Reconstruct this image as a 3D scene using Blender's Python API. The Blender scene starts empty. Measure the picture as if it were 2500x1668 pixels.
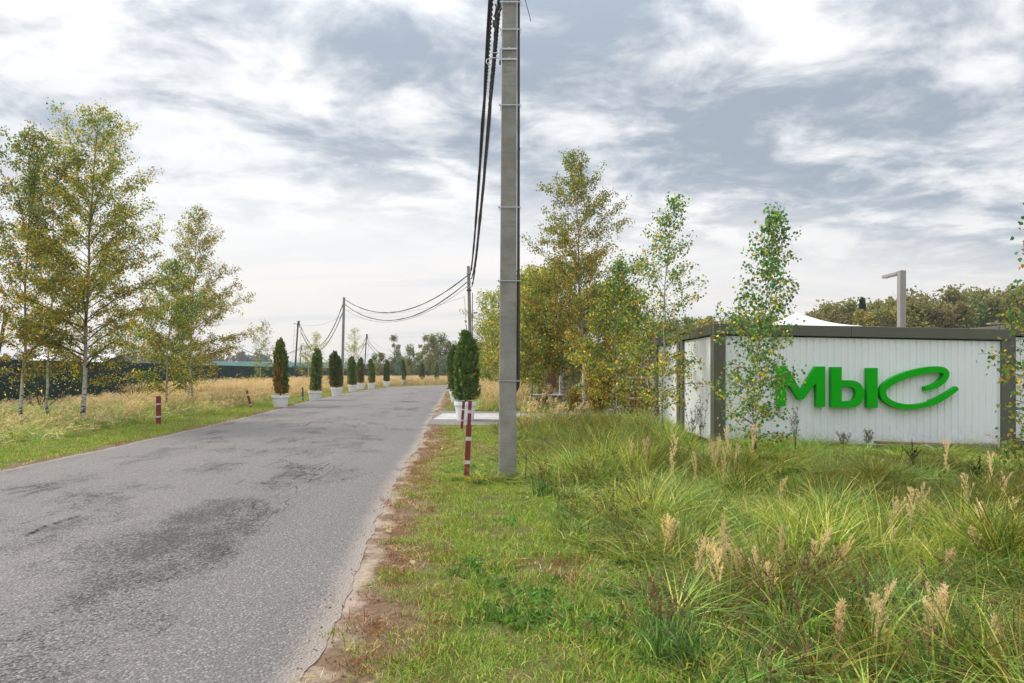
import bpy, bmesh, math, random
import numpy as np
from mathutils import Vector, Matrix
R = math.radians
sc = bpy.context.scene
COL = sc.collection

# ------------------------------------------------------------------ camera
CAM_H = 1.6; F = 1666.7; CX = 1250.0; HY = 908.0        # photo pixels (2500 wide)
cd = bpy.data.cameras.new('camera'); cam = bpy.data.objects.new('camera', cd); COL.objects.link(cam)
cam.location = (0, 0, CAM_H); cam.rotation_euler = (R(90), 0, 0)
cd.lens = 24; cd.sensor_width = 36; cd.shift_y = 74 / 2500.0; cd.clip_start = 0.05; cd.clip_end = 6000
sc.camera = cam

# ------------------------------------------------------------------ exposure
sc.view_settings.view_transform = 'Standard'; sc.view_settings.look = 'None'
sc.view_settings.exposure = 0.45; sc.view_settings.gamma = 1.0
sc.view_settings.use_curve_mapping = False
sc.cycles.use_denoising = True; sc.cycles.denoiser = 'OPENIMAGEDENOISE'; sc.cycles.denoising_input_passes = 'RGB_ALBEDO_NORMAL'; sc.cycles.denoising_prefilter = 'ACCURATE'
sc.cycles.max_bounces = 6; sc.cycles.diffuse_bounces = 2; sc.cycles.transmission_bounces = 4
sc.cycles.glossy_bounces = 2; sc.cycles.volume_bounces = 0; sc.cycles.transparent_max_bounces = 6

SUN_AZ = R(-62); SUN_EL = R(42)      # azimuth from +Y (view direction), negative = left

# ------------------------------------------------------------------ node helper
class NT:
    def __init__(s, tree): s.t = tree; s.n = tree.nodes; s.l = tree.links
    def node(s, typ, **kw):
        n = s.n.new(typ)
        for k, v in kw.items(): setattr(n, k, v)
        return n
    def put(s, sock, v):
        if v is None: return
        if isinstance(v, bpy.types.NodeSocket): s.l.new(v, sock)
        elif isinstance(v, bpy.types.Node): s.l.new(v.outputs[0], sock)
        else:
            if sock.type == 'RGBA' and len(v) == 3: v = (*v, 1)
            sock.default_value = v
    def math(s, op, a, b=None, c=None, clamp=False):
        n = s.node('ShaderNodeMath', operation=op); n.use_clamp = clamp
        for i, v in enumerate((a, b, c)): s.put(n.inputs[i], v)
        return n.outputs[0]
    def vmath(s, op, a, b=None):
        n = s.node('ShaderNodeVectorMath', operation=op); s.put(n.inputs[0], a); s.put(n.inputs[1], b)
        return n.outputs[0]
    def mix(s, f, a, b, blend='MIX'):
        n = s.node('ShaderNodeMix', data_type='RGBA', blend_type=blend)
        s.put(n.inputs[0], f); s.put(n.inputs[6], a); s.put(n.inputs[7], b)
        return n.outputs[2]
    def noise(s, vec, scale, detail=4, rough=.55, out=0, dist=0.0):
        n = s.node('ShaderNodeTexNoise'); s.put(n.inputs['Vector'], vec); n.inputs['Scale'].default_value = scale
        n.inputs['Detail'].default_value = detail; n.inputs['Roughness'].default_value = rough
        n.inputs['Distortion'].default_value = dist
        return n.outputs[out]
    def voro(s, vec, scale, feature='F1', out='Distance'):
        n = s.node('ShaderNodeTexVoronoi', feature=feature); s.put(n.inputs['Vector'], vec); n.inputs['Scale'].default_value = scale
        return n.outputs[out]
    def mapr(s, v, a, b, c=0.0, d=1.0, smooth=True):
        n = s.node('ShaderNodeMapRange'); n.interpolation_type = 'SMOOTHSTEP' if smooth else 'LINEAR'
        s.put(n.inputs[0], v)
        for i, x in enumerate((a, b, c, d)): n.inputs[i + 1].default_value = x
        return n.outputs[0]
    def comb(s, x, y, z):
        n = s.node('ShaderNodeCombineXYZ')
        for i, v in enumerate((x, y, z)): s.put(n.inputs[i], v)
        return n.outputs[0]
    def attr(s, name, out='Fac'):
        n = s.node('ShaderNodeAttribute', attribute_name=name); return n.outputs[out]

# ------------------------------------------------------------------ world: nishita sky behind an uneven layer of cloud
w = bpy.data.worlds.new('World'); sc.world = w; w.use_nodes = True
T = NT(w.node_tree); T.n.clear()
out = T.node('ShaderNodeOutputWorld')
sky = T.node('ShaderNodeTexSky', sky_type='NISHITA'); sky.sun_disc = False
sky.sun_elevation = SUN_EL; sky.sun_rotation = SUN_AZ; sky.air_density = 1; sky.dust_density = 2
nish = T.vmath('SCALE', sky.outputs[0]); nish.node.inputs['Scale'].default_value = 0.10
tc = T.node('ShaderNodeTexCoord'); d = T.vmath('NORMALIZE', tc.outputs['Generated'])
sx = T.node('ShaderNodeSeparateXYZ'); T.put(sx.inputs[0], d)
zc = T.math('MAXIMUM', sx.outputs[2], 0.0)
zz = T.math('ADD', zc, 0.15)
u = T.math('DIVIDE', sx.outputs[0], zz); v = T.math('DIVIDE', sx.outputs[1], zz)
uv = T.comb(u, v, 0.0)
big = T.noise(T.vmath('ADD', T.vmath('MULTIPLY', uv, (0.50, 0.55, 1)), (-5.539, -0.781, 2.085)), 1.0, 2, .5)
puff = T.noise(T.vmath('ADD', T.vmath('MULTIPLY', uv, (1.0, 1.12, 1)), (-2.130, -3.619, 3.289)), 2.8, 7, .58, dist=.3)
fine = T.noise(T.vmath('MULTIPLY', uv, (1.0, 1.2, 1)), 7.5, 4, .6)
dens = T.math('ADD', T.math('MULTIPLY', big, 0.42), T.math('ADD', T.math('MULTIPLY', puff, 0.82), T.math('MULTIPLY', fine, 0.16)))
# the bank of lower cloud thins out towards the horizon (uneven edge)
edge = T.math('ADD', v, T.math('ADD', T.math('MULTIPLY', puff, 2.2), T.math('MULTIPLY', u, -0.20)))
bank = T.mapr(edge, 3.25, 4.3, 1.0, 0.0)
right = T.mapr(u, -1.6, 1.2, 0.01, 0.055)
cov = T.mapr(T.math('ADD', dens, right), 0.632, 0.87)
low = T.math('MULTIPLY', cov, bank)
# thin streaks far off
streak = T.noise(T.vmath('MULTIPLY', uv, (0.30, 2.2, 1)), 1.0, 5, .6)
st = T.mapr(streak, 0.48, 0.68)
st = T.math('MULTIPLY', st, T.mapr(v, 2.8, 5.2, 0.12, 0.60))
bright = T.mix(T.mapr(zc, 0.0, 0.30), (0.70, 0.655, 0.61), (0.80, 0.795, 0.79))
veil = T.noise(T.vmath('MULTIPLY', uv, (0.8, 1.1, 1)), 1.2, 5, .55)
bright = T.mix(T.mapr(veil, 0.40, 0.72, 0, .55), bright, (0.60, 0.625, 0.655))
c1 = T.mix(st, bright, (0.42, 0.465, 0.515))
c2 = T.mix(T.math('MULTIPLY', low, 0.93), c1, (0.265, 0.312, 0.370))
c3 = T.mix(0.90, nish, c2)
# overcast-like boost towards the zenith, added mostly above the frame for more light
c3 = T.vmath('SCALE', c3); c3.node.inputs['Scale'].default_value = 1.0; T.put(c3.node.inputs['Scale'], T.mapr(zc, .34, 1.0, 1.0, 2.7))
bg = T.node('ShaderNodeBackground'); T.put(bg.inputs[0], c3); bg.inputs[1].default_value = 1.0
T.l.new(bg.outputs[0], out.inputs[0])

sd = bpy.data.lights.new('sun', 'SUN'); sun = bpy.data.objects.new('sun', sd); COL.objects.link(sun)
sd.energy = 2.4; sd.angle = R(13); sd.color = (1.0, 0.94, 0.86)
sv = Vector((math.sin(SUN_AZ) * math.cos(SUN_EL), math.cos(SUN_AZ) * math.cos(SUN_EL), math.sin(SUN_EL)))
sun.rotation_euler = sv.to_track_quat('Z', 'Y').to_euler(); sun.location = (0, 0, 30)

# ------------------------------------------------------------------ helpers
def P(px, py, dd): return Vector(((px - CX) / F * dd, dd, CAM_H - (py - HY) / F * dd))
def tag(o, label=None, cat=None, group=None, kind=None):
    if label: o['label'] = label
    if cat: o['category'] = cat
    if group: o['group'] = group
    if kind: o['kind'] = kind
    return o
def empty(name, loc, label, cat, group=None, rz=0.0):
    o = bpy.data.objects.new(name, None); COL.objects.link(o); o.location = loc; o.rotation_euler = (0, 0, rz)
    o.empty_display_size = .2
    return tag(o, label, cat, group)
def link(name, me, parent=None, loc=None):
    o = bpy.data.objects.new(name, me); COL.objects.link(o)
    if parent: o.parent = parent
    if loc is not None: o.location = loc
    return o
def npmesh(name, V, Fs, mat, col=None, smooth=False, link_it=True, parent=None, fattr=None):
    """V (n,3); Fs a list of (k,m) index arrays of polygons with m corners; col per-face colours in the same order"""
    me = bpy.data.meshes.new(name)
    V = np.asarray(V, dtype=np.float32).reshape(-1, 3)
    Fs = [np.asarray(f, dtype=np.int32) for f in Fs if len(f)]
    tot = sum(f.size for f in Fs); npoly = sum(len(f) for f in Fs)
    me.vertices.add(len(V)); me.vertices.foreach_set('co', V.ravel())
    me.loops.add(tot); me.loops.foreach_set('vertex_index', np.concatenate([f.ravel() for f in Fs]))
    sizes = np.concatenate([np.full(len(f), f.shape[1], np.int32) for f in Fs])
    starts = np.concatenate([[0], np.cumsum(sizes)[:-1]]).astype(np.int32)
    me.polygons.add(npoly); me.polygons.foreach_set('loop_start', starts)
    try: me.polygons.foreach_set('loop_total', sizes)
    except Exception: pass
    if smooth: me.polygons.foreach_set('use_smooth', np.ones(npoly, bool))
    me.update(calc_edges=True)
    if col is not None:
        c = np.ones((npoly, 4), np.float32); c[:, :3] = col
        a = me.attributes.new('col', 'FLOAT_COLOR', 'CORNER')
        a.data.foreach_set('color', np.repeat(c, sizes, axis=0).ravel())
    if fattr:
        for k, arr in fattr.items():
            a = me.attributes.new(k, 'FLOAT', 'POINT'); a.data.foreach_set('value', np.asarray(arr, np.float32))
    if mat: me.materials.append(mat)
    if not link_it: return me
    return link(name, me, parent)

class MB:
    def __init__(s): s.v = []; s.f = []
    def add(s, vs, fs):
        o = len(s.v); s.v += [tuple(p) for p in vs]; s.f += [tuple(i + o for i in f) for f in fs]; return s
    def box(s, c, size, M=None):
        x, y, z = (k / 2 for k in size)
        p = [Vector((sx_ * x, sy_ * y, sz_ * z)) for sz_ in (-1, 1) for sy_ in (-1, 1) for sx_ in (-1, 1)]
        if M: p = [M @ q for q in p]
        c = Vector(c)
        return s.add([q + c for q in p], [(0, 2, 3, 1), (4, 5, 7, 6), (0, 1, 5, 4), (2, 6, 7, 3), (0, 4, 6, 2), (1, 3, 7, 5)])
    def box2(s, a, b): return s.box([(i + j) / 2 for i, j in zip(a, b)], [abs(j - i) for i, j in zip(a, b)])
    def tube(s, pts, rad, n=6, cap=True):
        pts = [Vector(p) for p in pts]; k = len(pts)
        if not hasattr(rad, '__len__'): rad = [rad] * k
        vs = []; ref = None
        for i in range(k):
            t = (pts[min(i + 1, k - 1)] - pts[max(i - 1, 0)])
            t = t.normalized() if t.length > 1e-9 else Vector((0, 0, 1))
            if ref is None: ref = Vector((1, 0, 0)) if abs(t.x) < .8 else Vector((0, 1, 0))
            a = (ref - t * ref.dot(t)).normalized(); b = t.cross(a); ref = a
            vs += [pts[i] + (a * math.cos(q) + b * math.sin(q)) * rad[i] for q in (2 * math.pi * j / n for j in range(n))]
        fs = [(i * n + j, i * n + (j + 1) % n, (i + 1) * n + (j + 1) % n, (i + 1) * n + j) for i in range(k - 1) for j in range(n)]
        if cap: fs += [tuple(range(n - 1, -1, -1)), tuple((k - 1) * n + j for j in range(n))]
        return s.add(vs, fs)
    def lathe(s, prof, n=24, c=(0, 0, 0)):
        c = Vector(c)
        vs = [c + Vector((r_ * math.cos(2 * math.pi * j / n), r_ * math.sin(2 * math.pi * j / n), z)) for r_, z in prof for j in range(n)]
        fs = [(i * n + j, i * n + (j + 1) % n, (i + 1) * n + (j + 1) % n, (i + 1) * n + j) for i in range(len(prof) - 1) for j in range(n)]
        return s.add(vs, fs)
    def prism(s, poly, y0, y1, axis='y'):
        """closed 2-D outline (x,z) pushed along y"""
        n = len(poly)
        vs = [(p[0], y0, p[1]) for p in poly] + [(p[0], y1, p[1]) for p in poly]
        fs = [tuple(range(n)), tuple(range(2 * n - 1, n - 1, -1))] + [(i, i + n, (i + 1) % n + n, (i + 1) % n) for i in range(n)]
        return s.add(vs, fs)
    def mesh(s, name, mat, smooth=False, bevel=0):
        me = bpy.data.meshes.new(name); me.from_pydata(s.v, [], s.f)
        bm = bmesh.new(); bm.from_mesh(me); bmesh.ops.recalc_face_normals(bm, faces=bm.faces)
        if bevel: bmesh.ops.bevel(bm, geom=bm.edges[:], offset=bevel, segments=1, affect='EDGES', profile=.6)
        if smooth:
            for f in bm.faces: f.smooth = True
            for e in bm.edges:
                if len(e.link_faces) == 2 and e.calc_face_angle(0) > R(35): e.smooth = False
        bm.to_mesh(me); bm.free()
        if mat: me.materials.append(mat)
        return me
    def build(s, name, mat, parent=None, smooth=False, bevel=0, loc=None):
        return link(name, s.mesh(name, mat, smooth, bevel), parent, loc)

# ------------------------------------------------------------------ materials
MATS = {}
def principled(name):
    m = bpy.data.materials.new(name); m.use_nodes = True; t = NT(m.node_tree)
    b = t.n['Principled BSDF']; MATS[name] = m
    return m, t, b
def pos(t, kind='Object'): return t.node('ShaderNodeTexCoord').outputs[kind]
def geo(t): return t.node('ShaderNodeNewGeometry').outputs['Position']
def bump(t, b, h, strength, dist=.02):
    n = t.node('ShaderNodeBump'); n.inputs['Strength'].default_value = strength; n.inputs['Distance'].default_value = dist
    t.put(n.inputs['Height'], h); t.l.new(n.outputs[0], b.inputs['Normal'])
def surf(name, c, rough=.6, var=.15, scale=4.0, metal=0.0, bmp=0.0, c2=None, fine=40.0):
    m, t, b = principled(name)
    g = geo(t)
    n1 = t.noise(g, scale, 5, .6); n2 = t.noise(g, fine, 3, .6)
    cc = t.mix(t.mapr(n1, .3, .72), c, c2 if c2 else tuple(x * (1 - var) for x in c))
    cc = t.mix(t.mapr(n2, .35, .7, 0, .35), cc, tuple(x * (1 - var) for x in c))
    t.put(b.inputs['Base Color'], cc); b.inputs['Metallic'].default_value = metal
    t.put(b.inputs['Roughness'], t.mapr(n1, .3, .7, rough - .08, rough + .08))
    if bmp: bump(t, b, n2, bmp, .01)
    return m
def leafy(name, transl=.35, tint=(1, 1, 1), rough=.55, patch=None, spec=.3):
    """faces carry their own colour in the attribute col"""
    m = bpy.data.materials.new(name); m.use_nodes = True; t = NT(m.node_tree); MATS[name] = m
    b = t.n['Principled BSDF']; o = t.n['Material Output']
    c = t.attr('col', 'Color')
    if patch:
        g = geo(t); n = t.noise(g, patch[0], 3, .55)
        c = t.mix(t.mapr(n, .35, .68), c, t.mix(1.0, c, patch[1], 'MULTIPLY'))
    rnd = t.node('ShaderNodeObjectInfo').outputs['Random']
    hs = t.node('ShaderNodeHueSaturation'); t.put(hs.inputs['Color'], c)
    t.put(hs.inputs['Value'], t.mapr(rnd, 0, 1, .85, 1.15, False)); t.put(hs.inputs['Hue'], t.mapr(rnd, 0, 1, .488, .512, False))
    c = hs.outputs[0]
    t.put(b.inputs['Base Color'], c); b.inputs['Roughness'].default_value = rough
    b.inputs['Specular IOR Level'].default_value = spec
    tr = t.node('ShaderNodeBsdfTranslucent'); t.put(tr.inputs[0], t.mix(1.0, c, (1.25, 1.2, .75), 'MULTIPLY'))
    mx = t.node('ShaderNodeMixShader'); mx.inputs[0].default_value = transl
    t.l.new(b.outputs[0], mx.inputs[1]); t.l.new(tr.outputs[0], mx.inputs[2]); t.l.new(mx.outputs[0], o.inputs[0])
    return m

M_leaf = leafy('birch_leaf', .58)
M_thuja = leafy('thuja_spray', .30, rough=.6)
M_far = leafy('far_foliage', .25, rough=.7)
M_grass = leafy('grass_blade', .36, spec=.30, patch=(.7, (1.10, 1.0, .82)), rough=.5)
M_dry = leafy('dry_grass', .42, rough=.65)
M_core = surf('thuja_light_block', (.030, .040, .014), .9)  # dark filler inside the thuja crowns, added to block light
M_white = surf('white_planter', (.82, .83, .84), .42, .06, 3.0, c2=(.77, .78, .78))
M_sheet = None
def mk_sheet():
    m, t, b = principled('white_profiled_sheet'); g = geo(t)
    sp_ = t.node('ShaderNodeSeparateXYZ'); t.put(sp_.inputs[0], g)
    streak = t.noise(t.vmath('MULTIPLY', g, (7, 7, .45)), 1.0, 5, .65); bl = t.noise(g, 1.3, 4, .6); sp2 = t.noise(g, 9, 5, .7)
    c = t.mix(t.mapr(bl, .35, .7), (.83, .85, .885), (.79, .815, .855))
    c = t.mix(t.mapr(streak, .54, .76, 0, .22), c, (.62, .62, .61))
    mud = t.math('MULTIPLY', t.mapr(sp_.outputs[2], .15, .75, 1, 0), t.mapr(sp2, .42, .66))
    c = t.mix(t.math('MULTIPLY', mud, .28), c, (.36, .32, .26))
    t.put(b.inputs['Base Color'], c); b.inputs['Roughness'].default_value = .45
    return m
M_sheet = mk_sheet()
M_olive = surf('olive_steel_trim', (.115, .113, .085), .42, .10, 2.0)
M_greens = surf('dark_green_sheet', (.008, .034, .026), .75, .2, 1.0)
M_sign = surf('green_acrylic', (.002, .42, .003), .55, .06, 2.0); M_sign.node_tree.nodes['Principled BSDF'].inputs['Specular IOR Level'].default_value = .18
M_red = None
M_galv = surf('galvanised_steel', (.52, .54, .56), .38, .2, 20, metal=.85)
M_black = surf('black_cable', (.030, .028, .025), .5, .3, 30, c2=(.05, .045, .035))
M_wire = surf('twisted_cable', (.075, .066, .055), .55, .5, 8, c2=(.03, .028, .025))
M_lamp = surf('lamp_taupe_metal', (.30, .275, .25), .45, .08)
M_tent = surf('tent_fabric', (.80, .80, .82), .7, .05)
M_blue = surf('blue_paint', (.06, .22, .42), .5, .15)
M_tblue = surf('pale_blue_fabric', (.36, .58, .80), .7, .05)
M_pipe = surf('rusty_brown_pipe', (.115, .042, .035), .6, .4, 3, c2=(.075, .04, .035))
M_rust = surf('weathering_steel', (.20, .085, .045), .75, .35, 4, c2=(.12, .055, .035), bmp=.2)
M_wood = surf('weathered_wood', (.235, .190, .150), .8, .35, 5, c2=(.17, .135, .11), bmp=.3)
M_plank = surf('raw_plank', (.33, .22, .135), .75, .3, 5, bmp=.3)
M_rubble = surf('pale_rubble', (.62, .62, .61), .8, .3, 6, c2=(.38, .37, .35), bmp=.3)
M_brick = surf('red_brick', (.36, .12, .06), .8, .3, 12)
M_gal_roof = surf('pale_grey_roof', (.46, .48, .52), .55, .1, .5)
M_net = surf('turquoise_net', (.24, .50, .44), .8, .10, .25, c2=(.30, .56, .50))
M_stem = surf('stem_brown', (.060, .040, .025), .8, .3, 8)
M_twig = surf('birch_twig', (.085, .058, .042), .75, .35, 6)
M_straw = surf('straw_stem', (.36, .29, .15), .7, .25, 6)
M_soil = surf('potting_soil', (.035, .026, .018), .95, .4, 30)
M_glass = None

def mk_concrete(name, c, band=True):
    m, t, b = principled(name)
    g = geo(t)
    n1 = t.noise(g, 1.6, 6, .65); n2 = t.noise(g, 45, 4, .65)
    st = t.noise(t.vmath('MULTIPLY', g, (2.5, 2.5, 14)), 1.0, 4, .6)
    cc = t.mix(t.mapr(n1, .3, .7), c, tuple(x * .62 for x in c))
    cc = t.mix(t.mapr(st, .46, .70, 0, .65), cc, (c[0] * .62, c[1] * .58, c[2] * .50))
    cc = t.mix(t.mapr(n2, .5, .72, 0, .5), cc, tuple(x * .6 for x in c))
    pit = t.voro(g, 26); cc = t.mix(t.mapr(pit, .03, .09, .55, 0), cc, (c[0] * .35, c[1] * .35, c[2] * .33))
    t.put(b.inputs['Base Color'], cc); b.inputs['Roughness'].default_value = .85
    bump(t, b, n2, .35, .006)
    return m
M_conc = mk_concrete('pole_concrete', (.335, .325, .295))
M_slab = mk_concrete('pale_slab_concrete', (.52, .51, .49))
M_plinth = mk_concrete('plinth_concrete', (.30, .29, .24))

def mk_red():
    m, t, b = principled('chipped_red_paint')
    g = pos(t); n = t.noise(g, 22, 5, .7); n1 = t.noise(g, 5, 3)
    cc = t.mix(t.mapr(n1, .35, .7), (.225, .022, .035), (.165, .020, .030))
    cc = t.mix(t.mapr(n, .70, .74), cc, (.62, .58, .56))
    t.put(b.inputs['Base Color'], cc); b.inputs['Roughness'].default_value = .5
    return m
M_red = mk_red()
M_wpaint = surf('chipped_white_band', (.68, .67, .66), .55, .2, 25, c2=(.55, .40, .40))
def mk_glass():
    m, t, b = principled('window_glass')
    t.put(b.inputs['Base Color'], (.05, .06, .07)); b.inputs['Roughness'].default_value = .08
    return m
M_glass = mk_glass()
M_carpaint = surf('dark_car_paint', (.020, .022, .026), .25, .05)
M_tyre = surf('tyre_rubber', (.02, .02, .02), .85, .1)
M_carlamp = surf('red_lens', (.35, .02, .02), .3, .05)

def mk_bark():
    m, t, b = principled('birch_bark')
    g = pos(t)
    n = t.noise(t.vmath('MULTIPLY', g, (3.0, 3.0, 16)), 1.3, 5, .7)
    n2 = t.noise(t.vmath('MULTIPLY', g, (6, 6, 5)), 1.6, 4, .65)
    sp = t.node('ShaderNodeSeparateXYZ'); t.put(sp.inputs[0], g)
    lowb = t.mapr(sp.outputs[2], .1, 1.6, .16, 0.0)
    cc = t.mix(t.mapr(n2, .35, .7), (.62, .58, .52), (.42, .37, .32))
    cc = t.mix(t.mapr(t.math('ADD', n, lowb), .60, .66), cc, (.030, .026, .024))
    thin = t.mapr(sp.outputs[2], 1.2, 4.0, 0, .85)
    cc = t.mix(thin, cc, (.14, .10, .075))
    t.put(b.inputs['Base Color'], cc); b.inputs['Roughness'].default_value = .75; bump(t, b, n, .4, .01)
    return m
M_bark = mk_bark()

# ================================================================== terrain, road, drive
ROAD = [((-7.6, -14), (-.3, -14)), ((-8.05, 0), (-.80, 0)), ((-8.1, 5), (-1.16, 4.5)), ((-8.27, 11), (-1.70, 10)), ((-8.67, 17), (-2.17, 16.5)),
        ((-9.6, 26), (-3.0, 26)), ((-10.9, 36), (-3.75, 36)), ((-11.7, 44), (-4.4, 44)), ((-12.6, 56), (-5.3, 55)), ((-12.9, 65), (-5.2, 62)),
        ((-12.3, 73), (-4.0, 68)), ((-10, 79), (-1.5, 72.5)), ((-5, 84), (3, 76)), ((5, 88), (10, 79)), ((20, 91), (24, 82)), ((60, 95), (62, 86))]
def catmull(pts, per=10):
    p = np.array(pts, float); p = np.vstack([2 * p[0] - p[1], p, 2 * p[-1] - p[-2]]); o = []
    for i in range(1, len(p) - 2):
        for k in range(per):
            t = k / per; a, b, c, d_ = p[i - 1], p[i], p[i + 1], p[i + 2]
            o.append(.5 * ((2 * b) + (-a + c) * t + (2 * a - 5 * b + 4 * c - d_) * t * t + (-a + 3 * b - 3 * c + d_) * t ** 3))
    o.append(p[-2]); return np.array(o)
LE = catmull([a for a, b in ROAD], 24); RE = catmull([b for a, b in ROAD], 24)
RPOLY = np.vstack([LE, RE[::-1]])
def in_poly(x, y, poly):
    x = np.asarray(x); y = np.asarray(y); r = np.zeros(x.shape, bool)
    x1, y1 = poly[:, 0], poly[:, 1]; x2, y2 = np.roll(x1, -1), np.roll(y1, -1)
    for a, b, c, d_ in zip(x1, y1, x2, y2):
        if b == d_: continue
        k = ((b > y) != (d_ > y)) & (x < (c - a) * (y - b) / (d_ - b) + a); r ^= k
    return r
def dist_poly(x, y, line):
    x = np.asarray(x, float).ravel(); y = np.asarray(y, float).ravel(); best = np.full(x.shape, 1e9)
    for (a, b), (c, d_) in zip(line[:-1], line[1:]):
        ex, ey = c - a, d_ - b; L = ex * ex + ey * ey + 1e-12
        t = np.clip(((x - a) * ex + (y - b) * ey) / L, 0, 1)
        best = np.minimum(best, (x - a - t * ex) ** 2 + (y - b - t * ey) ** 2)
    return np.sqrt(best)
LEc, REc = LE[::3], RE[::3]
def sstep(a, b, x):
    t = np.clip((np.asarray(x, float) - a) / (b - a), 0, 1); return t * t * (3 - 2 * t)
def gz(x, y):
    x = np.asarray(x, float); y = np.asarray(y, float)
    z = np.zeros(np.broadcast(x, y).shape)
    rside = sstep(.2, 2.2, x) * sstep(-4, 1, y)
    z = z - .38 * rside * np.exp(-((y - 6.6) / 3.0) ** 2) * np.exp(-((x - 3.4) / 2.6) ** 2)
    z = z + (.20 * sstep(1.0, 3.5, x) - .038 * np.clip(x - 4, 0, 7)) * sstep(8, 12.5, y) * (1 - sstep(17, 20, y))
    z = z - .16 * sstep(-11.0, -13.5, x) * sstep(8, 14, y) * (1 - sstep(24, 34, y)) * (1 - sstep(-17, -20, x))
    z = z + .13 * sstep(1.3, 2.6, x) * sstep(3, 5, y) * (1 - sstep(12, 13.2, y)) * (np.sin(x * 2.3 + 1.1 * np.sin(y * 1.1)) * np.sin(y * 1.9 + 1.3 * np.sin(x * .8)))
    z = z + .035 * np.sin(x * .9 + 1.3) * np.sin(y * .55) * sstep(.5, 2.5, np.abs(x + 5) - 4)
    z = z + .3 * sstep(110, 300, y) * np.sin(x * .01)
    return z
def gzs(x, y): return float(gz(np.array([x]), np.array([y]))[0])

xs = np.concatenate([-np.geomspace(2600, 32, 26), np.arange(-30, 15.01, .3), np.geomspace(16.5, 2600, 30)])
ys = np.concatenate([np.array([-60, -30, -15, -8, -4]), np.arange(-2, 36.01, .33), np.geomspace(37, 3200, 46)])
gx, gy = np.meshgrid(xs, ys); gx = gx.ravel(); gy = gy.ravel()
ins = in_poly(gx, gy, RPOLY); dr = dist_poly(gx, gy, REc); dl = dist_poly(gx, gy, LEc)
zg = gz(gx, gy); de = np.minimum(dr, dl); zg = np.where(ins, np.where(de < 1.1, -.0015 - .003 * de, -.02), zg)
zg = np.where(~ins & (de < .45), np.minimum(zg, -.001), zg)
nx, ny = len(xs), len(ys); ii = np.arange(nx * ny).reshape(ny, nx)
quads = np.stack([ii[:-1, :-1], ii[:-1, 1:], ii[1:, 1:], ii[1:, :-1]], -1).reshape(-1, 4)

def mk_ground():
    m, t, b = principled('verge_soil_and_sward')
    g = geo(t)
    n0 = t.noise(g, .5, 4, .55); n1 = t.noise(g, 3.0, 5, .6); n2 = t.noise(g, 22, 5, .65); n3 = t.noise(g, 120, 3, .6)
    dr_ = t.attr('dr'); dl_ = t.attr('dl')
    dd = t.math('MINIMUM', dr_, t.math('ADD', dl_, .22))
    dn = t.math('ADD', dd, t.math('ADD', t.math('MULTIPLY', t.math('SUBTRACT', n1, .5), .55), t.math('MULTIPLY', t.math('SUBTRACT', n0, .5), .35)))
    turf = t.mix(t.mapr(n1, .3, .7), (.085, .105, .028), (.135, .125, .042))
    turf = t.mix(t.mapr(n0, .42, .66, 0, .7), turf, (.15, .115, .05))
    turf = t.mix(t.mapr(n2, .45, .7, 0, .6), turf, (.045, .055, .018))
    soil = t.mix(t.mapr(n2, .35, .68), (.20, .135, .085), (.115, .070, .042))
    sand = t.mix(t.mapr(n2, .35, .7), (.37, .30, .235), (.28, .22, .165))
    sand = t.mix(t.mapr(n3, .55, .75, 0, .6), sand, (.20, .165, .14))
    c = t.mix(t.mapr(dn, .30, .8), soil, turf)
    c = t.mix(t.mapr(dn, .06, .20), sand, c)
    t.put(b.inputs['Base Color'], c); b.inputs['Roughness'].default_value = .95
    b.inputs['Specular IOR Level'].default_value = .15
    bump(t, b, t.math('ADD', n2, t.math('MULTIPLY', n3, .4)), .55, .03)
    return m
M_ground = mk_ground()
ground = npmesh('ground', np.stack([gx, gy, zg], -1), [quads], M_ground, smooth=True, fattr={'dr': dr, 'dl': dl}); tag(ground, kind='structure')

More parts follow.
